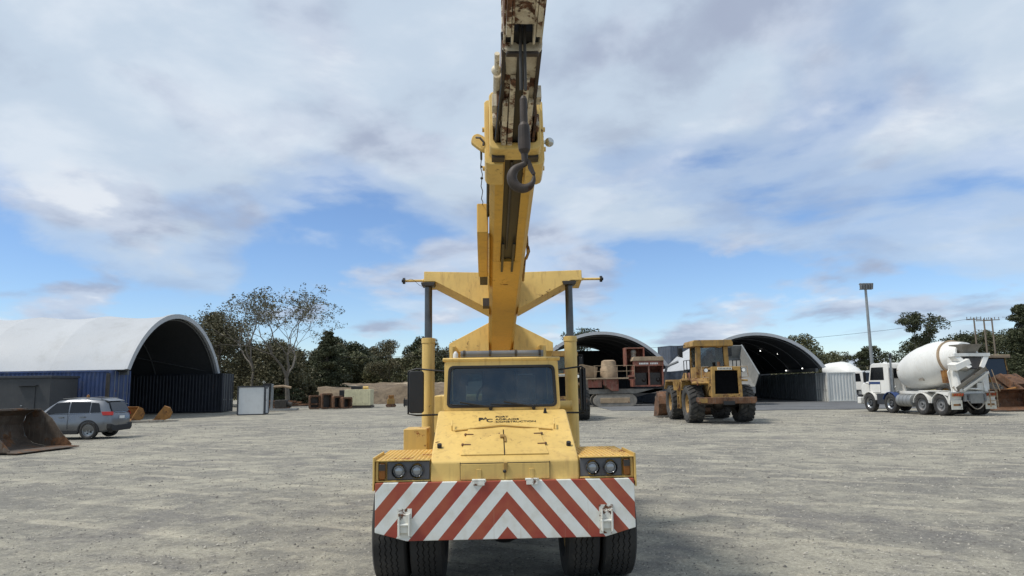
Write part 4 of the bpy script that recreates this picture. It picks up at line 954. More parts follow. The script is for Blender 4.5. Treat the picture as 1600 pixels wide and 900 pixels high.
# drum
DA = Vector((0, 3.88, 2.12)); DB = Vector((0, -.72, 3.1)); da = (DB - DA).normalized(); dl = (DB - DA).length
def drum_m(): 
    z = da; x = Vector((1, 0, 0)); y = z.cross(x); return Matrix(((x.x, y.x, z.x, DA.x), (x.y, y.y, z.y, DA.y), (x.z, y.z, z.z, DA.z), (0, 0, 0, 1)))
dprof = [(0, .0), (.0, .55), (.06, .74), (.25, .90), (.7, 1.04), (1.15, 1.14), (1.6, 1.19), (2.3, 1.19), (2.75, 1.14), (3.4, .92), (4.0, .72), (dl, .64), (dl, .55), (dl - .1, .5), (dl - .4, .5)]
dprof = [(a_ * dl / 4.2 if a_ < dl - .5 else a_, r_) for a_, r_ in dprof]
dr = q('mixer_drum', MB().lathe(dprof, 48, (0, 0, 0), 'z').xf(drum_m()), 'drum_white', smooth=40)
q('drum_seam', MB().lathe([(2.40, 1.185), (2.41, 1.197), (2.45, 1.197), (2.46, 1.185)], 48, (0, 0, 0), 'z').xf(drum_m()), 'drum_white', dr)
q('drum_track_ring', MB().lathe([(3.74, .92), (3.74, .985), (3.86, .985), (3.86, .86)], 40, (0, 0, 0), 'z').xf(drum_m()), 'tan_dust', dr)
q('drum_hatch', MB().obox(drum_m() @ Vector((-.90, -.68, 2.2)), (.16, .34, .24), 0, 0, R(0)), 'grey_dust', dr)
q('drum_front_mount', MB().prism([(3.7, 1.06), (4.2, 1.06), (4.0, 2.2), (3.72, 2.3)], -.35, .35, 'x'), 'truck_white', bevel=.02)
q('drive_motor', MB().cyl((0, 3.7, 2.15), (0, 4.0, 2.1), .28, n=14), 'grey_steel')
q('subframe', MB().box(-.62, -.48, -.8, 4.2, 1.06, 1.22).box(.48, .62, -.8, 4.2, 1.06, 1.22).box(-.48, .48, -.8, -.6, 1.06, 1.22).box(-.48, .48, 4.0, 4.2, 1.06, 1.22), 'truck_white', bevel=.01)
# rear pedestal, hopper, chutes
for s in (-1, 1): q('pedestal_leg', MB().prism([(-.95, 1.2), (-.45, 1.2), (-.25, 2.3), (-.25, 2.9), (-.5, 2.9), (-.75, 2.1)], *sorted((s * .62, s * .78)), 'x'), 'truck_white', bevel=.01)
q('pedestal_plate', MB().prism([(-.8, 1.2), (.8, 1.2), (.95, 2.2), (.55, 2.75), (-.55, 2.75), (-.95, 2.2)], -.42, -.36), 'truck_white', bevel=.01)
q('charge_hopper', MB().add([(-.58, -1.15, 3.60), (.58, -1.15, 3.60), (.58, -.2, 3.60), (-.58, -.2, 3.60), (-.30, -.75, 3.02), (.30, -.75, 3.02), (.30, -.25, 3.02), (-.30, -.25, 3.02), (-.54, -1.1, 3.59), (.54, -1.1, 3.59), (.54, -.25, 3.59), (-.54, -.25, 3.59), (-.27, -.72, 3.04), (.27, -.72, 3.04), (.27, -.28, 3.04), (-.27, -.28, 3.04)],
   [(0, 1, 5, 4), (1, 2, 6, 5), (2, 3, 7, 6), (3, 0, 4, 7), (8, 12, 13, 9), (9, 13, 14, 10), (10, 14, 15, 11), (11, 15, 12, 8), (0, 8, 9, 1), (1, 9, 10, 2), (2, 10, 11, 3), (3, 11, 8, 0), (4, 5, 13, 12), (5, 6, 14, 13), (6, 7, 15, 14), (7, 4, 12, 15)]), 'grey_dust')
q('hopper_beam', MB().box(-1.0, 1.0, -1.06, -.92, 2.98, 3.14), 'truck_white', bevel=.01)
for s in (-1, 1): q('collector_side', MB().hexa([(s * 1.0, -1.0, 3.0), (s * .42, -1.25, 2.36), (s * .22, -1.25, 2.46), (s * .72, -1.0, 3.06)], [(s * 1.0, -.6, 2.98), (s * .42, -.7, 2.30), (s * .22, -.7, 2.4), (s * .72, -.6, 3.04)]), 'truck_white', bevel=.008)
q('collector_throat', MB().hexa([(-.55, -.98, 2.96), (.55, -.98, 2.96), (.22, -1.2, 2.36), (-.22, -1.2, 2.36)], [(-.55, -.8, 2.96), (.55, -.8, 2.96), (.22, -.9, 2.34), (-.22, -.9, 2.34)]), 'steel_dark')
q('folded_chute', MB().hexa([(-1.05, -1.1, 2.55), (-.35, -1.25, 2.85), (-.25, -1.25, 2.6), (-.95, -1.1, 2.25)], [(-1.1, -.6, 2.6), (-.4, -.75, 2.9), (-.3, -.75, 2.65), (-1.0, -.6, 2.3)]), 'truck_white', bevel=.01)
def chute(p0, p1, r, n=8, m='grey_dust', name='chute'):
    p0, p1 = Vector(p0), Vector(p1); d_ = (p1 - p0).normalized(); sdv = d_.cross(Vector((0, 0, 1))).normalized(); up = sdv.cross(d_); vs = []
    for p_ in (p0, p1):
        for rr_ in (r, r - .025):
            for k in range(n + 1):
                a = math.pi + math.pi * k / n; vs.append(p_ + sdv * rr_ * math.cos(a) + up * rr_ * math.sin(a))
    m_ = n + 1; fs = []
    for k in range(n):
        fs += [(k, k + 1, 2 * m_ + k + 1, 2 * m_ + k), (m_ + k, 3 * m_ + k, 3 * m_ + k + 1, m_ + k + 1), (k, m_ + k, m_ + k + 1, k + 1), (2 * m_ + k, 2 * m_ + k + 1, 3 * m_ + k + 1, 3 * m_ + k)]
    fs += [(0, 2 * m_, 3 * m_, m_), (n, m_ + n, 3 * m_ + n, 2 * m_ + n)]
    return q(name, MB().add(vs, fs), m)
chute((.42, -1.2, 2.45), (-.95, -.75, 1.42), .24)
chute((.62, -1.15, 2.22), (-.7, -.95, 1.30), .16, m='truck_white', name='spare_chute')
q('drum_roller_guard', MB().hexa([(-1.02, -.2, 2.3), (-.62, -.5, 2.3), (-.62, -.5, 1.65), (-.95, -.2, 1.65)], [(-1.02, .0, 2.3), (-.62, -.3, 2.3), (-.62, -.3, 1.65), (-.95, .0, 1.65)]), 'rust_orange')
q('water_panel', MB().box(.30, .98, -.82, -.72, 1.25, 2.2), 'truck_white', bevel=.02)
for z in (1.65, 1.85): q('panel_handle', MB().box(.36, .56, -.84, -.822, z, z + .04), 'black')
q('hydraulic_ram', MB().cyl((-.55, -.92, 1.38), (.35, -.92, 1.32), .045), 'truck_white')
q('work_deck', MB().box(-1.15, -.45, .1, 1.6, 1.22, 1.27), 'truck_white')
q('rear_crossbeam', MB().box(-.6, .6, -1.0, -.85, .72, 1.1), 'grey_steel', bevel=.01); q('rear_box', MB().box(-.32, .42, -1.02, -1.002, .62, 1.12), 'tipper_grey', bevel=.01)
q('rear_hose', MB().tube([(-.5 + .13 * k, -1.02, .75 - .42 * math.sin(math.pi * k / 8)) for k in range(9)], .025, 6), 'grey_dust')
lad = MB()
for x in (.72, 1.12): lad.box(x - .02, x + .02, -1.1, -1.06, .42, 1.3)
for k in range(4): lad.box(.70, 1.14, -1.12, -1.04, .5 + .22 * k, .53 + .22 * k)
q('rear_ladder', lad, 'tan_dust')
q('hopper_ladder', MB().tube([(1.0, -1.15, 1.2), (.72, -1.1, 2.3)], .02, 6).tube([(1.25, -1.15, 1.2), (.95, -1.1, 2.3)], .02, 6), 'tan_dust')
# cab
cabp = [(4.15, 1.05), (6.0, 1.05), (6.05, 1.75), (5.78, 2.72), (5.55, 2.84), (4.2, 2.84), (4.15, 2.7)]
q('cab', MB().prism(cabp, -1.08, 1.08, 'x'), 'truck_white', bevel=.05)
for s in (-1, 1):
    X_ = lambda a, b: sorted((s * a, s * b))
    q('door_window', MB().prism([(4.55, 1.86), (5.86, 1.86), (5.66, 2.60), (4.55, 2.60)], *X_(1.081, 1.09), 'x'), 'window_black')
    q('door', MB().ring([(4.92, 1.12), (5.97, 1.12), (5.97, 1.75), (4.92, 1.75)], [(4.94, 1.14), (5.95, 1.14), (5.95, 1.73), (4.94, 1.73)], *X_(1.081, 1.086), 'x'), 'dark_trim')
    q('door_stripe', MB().prism([(4.95, 1.62), (5.98, 1.62), (5.98, 1.76), (4.95, 1.76)], *X_(1.081, 1.087), 'x'), 'truck_blue')
    q('cab_steps', MB().box(*X_(.75, 1.12), 4.62, 5.3, .45, 1.04), 'dark_trim', bevel=.02)
    mi = q('mirror', MB().box(*X_(1.25, 1.42), 5.95, 6.02, 1.75, 2.35), 'black', bevel=.02); q('mirror_arm', MB().tube([(s * 1.08, 5.9, 2.5), (s * 1.33, 5.98, 2.4), (s * 1.33, 5.98, 1.7), (s * 1.08, 5.9, 1.6)], .02, 6), 'black', mi)
    q('front_fender', fender(s * 1.02, 5.9, .62, 15, 165, .4), 'truck_white')
    q('headlight', MB().box(*X_(.78, 1.08), 7.02, 7.1, 1.0, 1.2), 'lens')
q('rear_cab_window', MB().prism(rrect(-.82, .62, 1.95, 2.52, .07), 4.135, 4.148), 'window_black')
q('cab_windscreen', MB().hexa([(-.95, 6.03, 1.82), (.95, 6.03, 1.82), (.88, 5.80, 2.66), (-.88, 5.80, 2.66)], [(-.95, 6.06, 1.83), (.95, 6.06, 1.83), (.88, 5.83, 2.67), (-.88, 5.83, 2.67)]), 'window_black')
q('hood', MB().prism([(6.0, 1.0), (7.1, .95), (7.12, 1.48), (6.9, 1.70), (6.03, 1.84)], -.92, .92, 'x'), 'truck_white', bevel=.10, seg=3)
q('front_bumper', MB().box(-1.15, 1.15, 6.85, 7.2, .45, .85), 'truck_white', bevel=.05)
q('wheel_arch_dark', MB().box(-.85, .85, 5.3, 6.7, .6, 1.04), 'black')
ex = q('exhaust_stack', MB().cyl((-1.0, 3.95, 1.1), (-1.0, 3.95, 2.55), .11, n=14).cyl((-1.0, 3.95, 2.55), (-1.0, 3.95, 3.1), .06, n=12), 'alloy'); q('exhaust_tip', MB().tube([(-1.0, 3.95, 3.08), (-1.0, 3.94, 3.25), (-1.0, 3.87, 3.34)], .065, 10), 'black', ex)
q('air_pipe', MB().cyl((-.95, 3.9, 1.5), (-.8, 4.12, 1.3), .09), 'truck_white')
q('roof_lamp', MB().box(-.5, -.35, 5.2, 5.3, 2.85, 2.93), 'light_head')

# second, cab-over mixer beyond the cream container
m2 = thing('concrete_mixer_truck', 'white mixer truck with blue stripe parked behind the cream container', 'truck', (33.8, 75.0, 0), R(198))
def q2(n, mb, m='truck_white', par=m2, **k): return obj(n, mb, m, par, **k)
q2('cab', MB().prism([(3.5, .9), (5.2, .9), (5.3, 1.7), (5.1, 2.8), (3.5, 2.8)], -1.2, 1.2, 'x'), 'truck_white', bevel=.08)
q2('windscreen', MB().hexa([(-1.05, 5.31, 1.75), (1.05, 5.31, 1.75), (.98, 5.13, 2.6), (-.98, 5.13, 2.6)], [(-1.05, 5.34, 1.75), (1.05, 5.34, 1.75), (.98, 5.16, 2.6), (-.98, 5.16, 2.6)]), 'window_black')
for s in (-1, 1): q2('door_window', MB().prism([(4.0, 1.75), (4.95, 1.75), (4.85, 2.55), (4.0, 2.55)], *sorted((s * 1.201, s * 1.21)), 'x'), 'window_black')
q2('stripe', MB().box(-1.21, 1.21, 5.29, 5.33, 1.45, 1.66), 'truck_blue'); q2('bumper', MB().box(-1.2, 1.2, 5.25, 5.42, .4, .85), 'dark_trim', bevel=.03)
for x in (-1.0, 1.0):
    for y in (4.4, 2.4, 0, -1.3): wheel(m2, x, y, .52, .3, 'alloy', side=-1 if x < 0 else 1, tm='tyre')
q2('chassis', MB().box(-.5, .5, -2, 4.6, .75, 1.05), 'black')
q2('mixer_drum', MB().lathe([(0, 0), (0, .6), (.3, .95), (1.4, 1.2), (2.2, 1.2), (3.8, .75), (4.2, .6), (4.2, 0)], 32, (0, 0, 0), 'z').xf(Matrix.Translation((0, 3.2, 2.2)) @ Matrix.Rotation(R(78), 4, 'X')), 'drum_white', smooth=40)

# ---------------------------------------------------------------- tipped tipper beside the loader
tp_ = thing('tipper_truck', 'grey tipper truck with its tray raised, in front of the right-hand shelter', 'truck', (18.4, 58.5, 0), R(0))
def q3(n, mb, m='tipper_grey', par=tp_, **k): return obj(n, mb, m, par, **k)
ta = R(33); tM = Matrix.Translation((0, -1.0, 1.45)) @ Matrix.Rotation(ta, 4, 'X')
q3('tray_floor', MB().box(-1.1, 1.1, 0, 4.6, 0, .06).xf(tM)); q3('tray_front', MB().prism([(-1.1, .0), (1.1, 0), (1.22, 1.25), (-1.22, 1.25)], 4.55, 4.62).xf(tM))
for s in (-1, 1):
    q3('tray_side', MB().hexa([(s * 1.1, 0, .06), (s * 1.1, 4.6, .06), (s * 1.24, 4.6, 1.2), (s * 1.24, 0, 1.2)], [(s * 1.14, 0, .06), (s * 1.14, 4.6, .06), (s * 1.28, 4.6, 1.2), (s * 1.28, 0, 1.2)]).xf(tM), 'tipper_grey')
    q3('tray_rail', MB().box(s * 1.26 - .06, s * 1.26 + .06, -.05, 4.65, 1.2, 1.3).xf(tM), 'grey_cont', bevel=.01)
    q3('mudflap', MB().box(s * .85 - .22, s * .85 + .22, -.78, -.75, .25, .8), 'plate_white')
    for y in (0, 1.3): wheel(tp_, s * .92, y, .52, .55, 'grey_steel', side=s, tm='tyre')
    wheel(tp_, s * 1.0, 5.0, .52, .3, 'grey_steel', side=s, tm='tyre')
q3('tray_tail', MB().box(-1.15, 1.15, -1.02, -.6, .95, 1.5), 'grey_steel', bevel=.02)
q3('chassis', MB().box(-.45, .45, -.7, 5.6, .75, 1.02), 'black')
q3('cab', MB().prism([(4.4, 1.0), (6.3, 1.0), (6.3, 1.8), (5.8, 2.7), (4.4, 2.7)], -1.05, 1.05, 'x'), 'truck_white', bevel=.05)
q3('tail_light', MB().box(.5, .9, -1.04, -1.022, 1.05, 1.2), 'rust_orange')
q3('hoist_ram', MB().cyl((0, 1.9, 1.0), (0, 2.6, 4.0), .09), 'galv')

# ---------------------------------------------------------------- tracked crusher
cr = thing('tracked_crusher', 'dusty red and tan tracked rock crusher in front of the middle shelter', 'crusher', (9.3, 61.5, 0), 0)
def k_(n, mb, m='tan_dust', par=cr, **kw): return obj(n, mb, m, par, **kw)
def track(y):
    pr = []
    for k in range(9): a = R(90 + 180 * k / 8); pr.append((-2.1 + .48 * math.cos(a), .5 + .48 * math.sin(a)))
    for k in range(9): a = R(-90 + 180 * k / 8); pr.append((.6 + .48 * math.cos(a), .5 + .48 * math.sin(a)))
    tr = k_('track', MB().prism(pr, y - .25, y + .25), 'grey_dust')
    k_('track_frame', MB().box(-2.0, .5, y - .28, y + .28, .28, .72), 'tan_dust', tr, bevel=.03)
    for k in range(26):
        x = -2.3 + .12 * k
        k_('track_shoe', MB().box(x, x + .08, y - .27, y + .27, .96, 1.0), 'grey_dust', tr) if k % 1 == 0 else None
track(-1.2); track(1.2)
k_('chassis', MB().box(-3.4, 3.4, -.9, .9, 1.05, 1.45).box(-3.4, -2.9, -.8, .8, 1.45, 2.3), 'grey_dust', bevel=.02)
k_('walkway', MB().box(-3.6, 1.0, -1.5, -.9, 2.30, 2.42), 'tan_dust')
k_('cone_crusher', MB().lathe([(2.4, .75), (3.2, .75), (3.3, .68), (3.85, .62), (3.95, .4), (3.95, 0)], 20, (-1.0, .1, 0), 'z').lathe([(1.4, .4), (2.4, .7)], 20, (-1.0, .1, 0), 'z'), 'tan_dust')
k_('feed_hopper', MB().hexa([(-3.5, -1.1, 3.6), (-2.1, -1.1, 3.3), (-2.1, 1.1, 3.3), (-3.5, 1.1, 3.6)], [(-3.2, -.7, 2.45), (-2.2, -.7, 2.45), (-2.2, .7, 2.45), (-3.2, .7, 2.45)]), 'tan_dust', bevel=.02)
k_('discharge_hopper', MB().prism([(-1.7, 2.28), (-.4, 2.28), (-.4, 1.3), (-1.0, 1.3), (-1.7, 1.85)], -1.3, -.7), 'red_machine', bevel=.02)
k_('side_panel', MB().box(-3.0, -1.8, -1.25, -1.15, 1.6, 2.28), 'red_machine', bevel=.01)
for x in (-2.4, -1.3, -.5, .3, .95): k_('railing_post', MB().cyl((x, -1.48, 2.42), (x, -1.48, 3.45), .022, n=6), 'tan_dust')
for z in (2.95, 3.42): k_('rail', MB().cyl((-2.5, -1.48, z), (.98, -1.48, z), .022, n=6), 'tan_dust')
k_('engine_bay', MB().box(.95, 3.5, -1.05, .9, 1.62, 1.75).box(.95, 3.5, .8, .9, 1.75, 3.4).box(.95, 1.05, -1.05, .8, 1.75, 3.4).box(3.4, 3.5, -1.05, .8, 1.75, 3.4), 'red_machine')
k_('engine_bay_pillar', MB().box(2.2, 2.32, -1.06, -.94, 1.75, 3.4), 'red_machine')
for x in (1.62, 2.85): k_('engine', MB().box(x - .5, x + .5, -.6, .5, 1.75, 2.8).cyl((x - .2, -.62, 2.5), (x - .2, -.4, 2.5), .22, n=12).ball((x + .25, -.6, 2.2), .18, 10, 7), 'steel_dark', bevel=.02)
fas = k_('fascia', MB().box(.92, 3.53, -1.10, -1.0, 3.35, 3.78), 'red_machine', bevel=.01)
for k in range(12):
    if k != 6: k_('fascia_letter', MB().box(1.45 + .135 * k, 1.545 + .135 * k, -1.108, -1.102, 3.5, 3.64), 'white_paint', fas)
k_('engine_roof', MB().prism([(.85, 3.8), (3.6, 3.8), (3.45, 4.15), (1.0, 4.15)], -1.15, 1.0), 'tan_dust', bevel=.02)
k_('dust_hood', MB().ring([(.45, 3.4), (2.1, 3.4), (2.1, 5.0), (.45, 5.0)], [(.55, 3.4), (2.0, 3.4), (2.0, 4.9), (.55, 4.9)], -.2, 1.2).box(.55, 2.0, 1.1, 1.15, 3.4, 4.9), 'red_machine')
k_('hood_motor', MB().cyl((1.2, .2, 4.15), (1.2, .2, 4.55), .2, n=10).ball((1.2, .2, 4.6), .26, 10, 7), 'grey_dust')
k_('discharge_conveyor', MB().hexa([(-.2, -.9, .75), (3.6, -.9, 1.65), (3.6, -.9, 1.35), (-.2, -.9, .45)], [(-.2, .5, .75), (3.6, .5, 1.65), (3.6, .5, 1.35), (-.2, .5, .45)]), 'steel_dark')
k_('hydraulic_tank', MB().lathe([(.05, .0), (.05, .3), (.75, .3), (.88, .2), (.9, 0)], 16, (2.95, -1.2, 0), 'z'), 'grey_dust')
k_('red_side_box', MB().box(.45, .95, -1.5, -1.1, 2.2, 2.6), 'red_machine')
k_('rear_conveyor_frame', MB().tube([(3.5, -.6, 1.9), (3.9, -.6, 3.3), (4.9, -.6, 3.7)], .12, 6), 'grey_steel')

# ---------------------------------------------------------------- silver SUV (y forward)
sv = thing('suv_car', 'silver SUV parked beside the rusty bucket, seen from behind its left side', 'car', (-17.15, 29.62, 0), R(92))
def loft(st, ring):
    mb = MB(); n = None; vs = []
    for s_ in st:
        r_ = ring(*s_); n = len(r_); vs += r_
    fs = [(i * n + k, i * n + (k + 1) % n, (i + 1) * n + (k + 1) % n, (i + 1) * n + k) for i in range(len(st) - 1) for k in range(n)]
    fs += [tuple(range(n - 1, -1, -1)), tuple(range((len(st) - 1) * n, len(st) * n))]
    return mb.add(vs, fs)
def body_ring(y, w, zb, zt, zs):
    return [(-w * .86, y, zb), (-w * .97, y, zb + .12), (-w, y, zs), (-w * .985, y, zs + .12), (-w * .93, y, zt - .03), (-w * .86, y, zt), (0, y, zt + .015), (w * .86, y, zt), (w * .93, y, zt - .03), (w * .985, y, zs + .12), (w, y, zs), (w * .97, y, zb + .12), (w * .86, y, zb)]
st = [(-.86, .70, .46, .98, .64), (-.80, .80, .36, 1.02, .62), (-.55, .875, .26, 1.03, .62), (0, .89, .22, 1.03, .62), (.8, .885, .22, 1.02, .60), (1.6, .885, .22, 1.01, .60), (2.0, .885, .23, 1.0, .60), (2.6, .88, .25, .96, .60), (3.0, .84, .28, .90, .58), (3.22, .74, .34, .80, .56), (3.3, .6, .42, .70, .54)]
sb = obj('body', loft(st, body_ring), 'suv_silver', sv, smooth=50)
def gh_ring(y, wb, wt, zt): return [(-wb, y, 1.0), (-(wb + wt) / 2 - .01, y, (1.0 + zt) / 2), (-wt, y, zt - .06), (-wt * .9, y, zt - .01), (0, y, zt + .02), (wt * .9, y, zt - .01), (wt, y, zt - .06), ((wb + wt) / 2 + .01, y, (1.0 + zt) / 2), (wb, y, 1.0)]
gst = [(-.80, .70, .62, 1.06), (-.62, .80, .64, 1.42), (-.45, .815, .66, 1.55), (.2, .82, .68, 1.60), (.9, .82, .68, 1.60), (1.35, .82, .66, 1.54), (1.75, .82, .62, 1.30), (2.1, .80, .6, 1.03)]
obj('roof_and_pillars', loft(gst, gh_ring), 'suv_silver', sv, smooth=45)
for s in (-1, 1):
    def sp(y, z): t_ = (z - 1.0) / .55; return (s * (.826 - .145 * t_ + .012), y, z)
    for pl in ([(.0 - .42, 1.06), (-.02, 1.05), (-.02, 1.45), (-.30, 1.42)], [(.03, 1.05), (.80, 1.045), (.80, 1.49), (.03, 1.47)], [(.86, 1.045), (1.78, 1.04), (1.38, 1.44), (.86, 1.49)]):
        o_ = [sp(*p_) for p_ in pl]; obj('side_window', MB().hexa(o_, [(x + s * .008, y, z) for x, y, z in o_]), 'window_black', sv)
    obj('tail_light', MB().hexa([(s * .70, -.86, .93), (s * .885, -.55, .93), (s * .875, -.50, 1.08), (s * .66, -.84, 1.07)], [(s * .72, -.885, .93), (s * .905, -.56, .94), (s * .89, -.50, 1.07), (s * .67, -.87, 1.06)]), 'tail_red', sv)
    obj('wheel_arch', MB().lathe([(s * .80, .34), (s * .905, .36), (s * .905, .415), (s * .80, .42)], 24, (0, 0, .34), 'x', R(-8), R(188)), 'black_rubber', sv)
    obj('wheel_arch', MB().lathe([(s * .80, .34), (s * .90, .36), (s * .90, .41), (s * .80, .42)], 24, (0, 2.5, .34), 'x', R(-8), R(188)), 'black_rubber', sv)
    obj('sill_trim', MB().box(*sorted((s * .80, s * .885)), .4, 2.1, .20, .36), 'black_rubber', sv, bevel=.02)
    for y in (.15, 1.0): obj('door_handle', MB().box(*sorted((s * .885, s * .905)), y, y + .2, .86, .90), 'suv_silver', sv)
    obj('roof_rail', MB().tube([(s * .62, -.35, 1.60), (s * .63, .4, 1.655), (s * .62, 1.2, 1.61)], .014, 6), 'grey_steel', sv)
    for y in (0, 2.5): wheel(sv, s * .79, y, .345, .22, 'alloy', side=s, rimr=.66, cut=5, tm='tyre')
    obj('door_gap', MB().box(*sorted((s * .884, s * .892)), .825, .835, .4, 1.03), 'black', sv)
obj('rear_window', MB().hexa([(-.66, -.80, 1.08), (.66, -.80, 1.08), (.58, -.64, 1.44), (-.58, -.64, 1.44)], [(-.66, -.825, 1.085), (.66, -.825, 1.085), (.58, -.665, 1.445), (-.58, -.665, 1.445)]), 'window_black', sv)
obj('roof_spoiler', MB().hexa([(-.60, -.62, 1.47), (.60, -.62, 1.47), (.62, -.3, 1.575), (-.62, -.3, 1.575)], [(-.60, -.66, 1.50), (.60, -.66, 1.50), (.62, -.3, 1.60), (-.62, -.3, 1.60)]), 'suv_silver', sv)
obj('rear_bumper', MB().prism([(-.74, .30), (.74, .30), (.84, .42), (.84, .60), (.5, .52), (-.5, .52), (-.84, .60), (-.84, .42)], -.90, -.70), 'black_rubber', sv, bevel=.03)
obj('number_plate', MB().box(-.2, .2, -.885, -.868, .78, .90), 'plate_white', sv)
obj('amber_beacon', MB().lathe([(1.61, 0), (1.61, .07), (1.66, .06), (1.74, .05), (1.77, 0)], 12, (.0, .55, 0), 'z'), 'rust_orange', sv)
# ================================================================ loose buckets, yard clutter
def loose_bucket(name, label, loc, rotz, w, prof, m, sidep, lip=None, group=None, teeth=0):
    t = thing(name, label, 'bucket', loc, rotz, group)
    obj('shell', bucket_mb(w, prof, -.03), m, t, bevel=.006)
    for s in (-1, 1): obj('side_plate', MB().prism(sidep, *sorted((s * w / 2, s * (w / 2 + .035))), 'x'), m, t, bevel=.006)
    if lip: obj('cutting_edge', MB().prism(lip, -w / 2 - .05, w / 2 + .05, 'x'), 'bucket_steel', t, bevel=.01)
    for k in range(teeth): 
        x = -w / 2 + w * (k + .5) / teeth; y, z = lip[0]; obj('tooth', MB().box(x - .06, x + .06, y - .02, y + .2, z, z + .06), m, t, bevel=.01)
    return t
bp = [(1.0, .07), (.1, .07), (-.35, .16), (-.68, .42), (-.80, .80), (-.68, 1.12), (-.40, 1.27), (-.15, 1.30)]
sp_ = bp[:-1] + [(-.15, 1.28), (.25, 1.0), (.68, .45), (1.02, .12)]
big = loose_bucket('loader_bucket', 'large rusty loader bucket lying open on the ground beside the SUV', (-16.35, 23.4, 0), R(-94), 2.7, bp, 'bucket_steel', sp_, [(.95, .02), (1.28, .02), (1.3, .05), (.95, .08)])
obj('top_flange', MB().box(-.8, .8, -.45, -.2, 1.30, 1.36), 'bucket_steel', big, bevel=.01)
bq = [(.65, .05), (.1, .05), (-.3, .2), (-.42, .5), (-.28, .80), (.05, .92)]
sq = bq + [(.35, .5)]
loose_bucket('excavator_bucket', 'orange rusted excavator bucket by the blue container, next to its wider twin', (-23.9, 44.4, 0), R(160), 1.5, bq, 'rust_orange', sq, [(.5, .02), (.7, .02), (.7, .06), (.5, .06)], teeth=4)
loose_bucket('excavator_bucket', 'wide orange rusted excavator bucket at the mouth of the long dome', (-22.3, 45.6, 0), R(115), 1.4, bq, 'rust_orange', sq, [(.5, .02), (.7, .02), (.7, .06), (.5, .06)], teeth=5)
pk = thing('timber_bearer', 'flat grey timber bearer lying under the orange rusted buckets', 'timber', (-23.0, 43.7, 0), R(4)); obj('beam', MB().box(-1.5, 1.5, -.12, .12, 0, .12), 'grey_dust', pk, bevel=.01)

# right-hand edge: a yellow loader facing the yard with its bucket down, and a second bucket
rl = thing('wheel_loader', 'worn yellow loader with wide dark windows behind the mixer truck, bucket lowered', 'loader', (31.2, 45.2, 0), R(195))
def w_(n, mb, m='yellow_worn', par=rl, **k): return obj(n, mb, m, par, **k)
for x in (-1.1, 1.1):
    for y in (0, -3.2): wheel(rl, x, y, .8, .6, 'yellow_worn', True, -1 if x < 0 else 1)
w_('front_frame', MB().prism([(-1.2, .7), (1.0, .6), (1.2, 1.5), (.4, 2.1), (-.6, 1.9)], -.5, .5, 'x'), 'rust', bevel=.03)
w_('rear_hood', MB().box(-.7, .7, -4.6, -1.9, 1.0, 2.3), bevel=.05)
w_('cab', MB().box(-.95, .95, -1.8, -.5, 1.5, 1.9), bevel=.02); w_('cab_glass', MB().prism([(-1.8, 1.9), (-.45, 1.9), (-.6, 3.15), (-1.8, 3.15)], -.92, .92, 'x'), 'window_black', bevel=.03)
w_('cab_roof', MB().box(-1.15, 1.15, -2.0, -.35, 3.15, 3.36), 'tan_dust', bevel=.04)
for s in (-1, 1):
    w_('lift_arm', MB().prism([(-.2, 2.0), (.3, 2.15), (1.6, 1.3), (2.3, .5), (2.1, .3), (1.3, .9)], *sorted((s * .5, s * .66)), 'x'), 'rust', bevel=.02)
    w_('lift_ram', MB().cyl((s * .75, .1, 1.0), (s * .75, 1.4, 1.25), .08), 'rust_orange')
    w_('cab_post', MB().prism([(-.50, 1.9), (-.42, 1.9), (-.57, 3.15), (-.65, 3.15)], *sorted((s * .86, s * .96)), 'x'), bevel=.01)
def rb(label, loc, rotz, w): 
    pr = [(1.0, .05), (.1, .06), (-.3, .25), (-.45, .65), (-.3, 1.0), (.1, 1.2)]
    return loose_bucket('loader_bucket', label, loc, rotz, w, pr, 'rust', pr + [(.6, .6)], [(.95, .02), (1.2, .02), (1.2, .05), (.95, .06)])
rb('dark rusty loader bucket on the ground behind the mixer truck tail', (28.6, 41.6, 0), R(175), 2.4)
rb('tan-edged rusty loader bucket beside the dark one, past the mixer truck', (30.2, 38.9, 0), R(120), 2.4)
container('bright blue container at the yard edge beyond the mixer truck', 'blue_cont', (31.6, 40.6, .02), R(-60), L=6.06, Ht=2.6)

# clutter row below the earth bank
sk = thing('pump_skid', 'skid-mounted pump with yellow motor and white post, beside the white hut', 'pump', (-21.2, 62.5, 0), R(5))
obj('skid_base', MB().box(-1.6, 2.2, -.6, .6, .05, .2), 'galv', sk); obj('motor', MB().cyl((-.9, 0, .2), (-.9, 0, 1.25), .3, n=14), 'yellow', sk, bevel=.03)
obj('mast_post', MB().box(-.12, .08, -.1, .1, .2, 2.35), 'galv', sk); obj('control_cabinet', MB().box(-.75, -.1, -.25, .25, 1.7, 2.4), 'black', sk, bevel=.02)
obj('engine', MB().box(.3, 1.3, -.4, .4, .25, .95).cyl((.5, -.41, .7), (.5, -.3, .7), .25, n=12).cyl((1.3, 0, .6), (1.7, 0, .5), .22, n=12), 'steel_dark', sk, bevel=.03)
obj('delivery_pipe', MB().tube([(.1, 0, 2.1), (.9, 0, 2.15), (1.6, 0, 2.0)], .11, 10), 'tan_dust', sk)
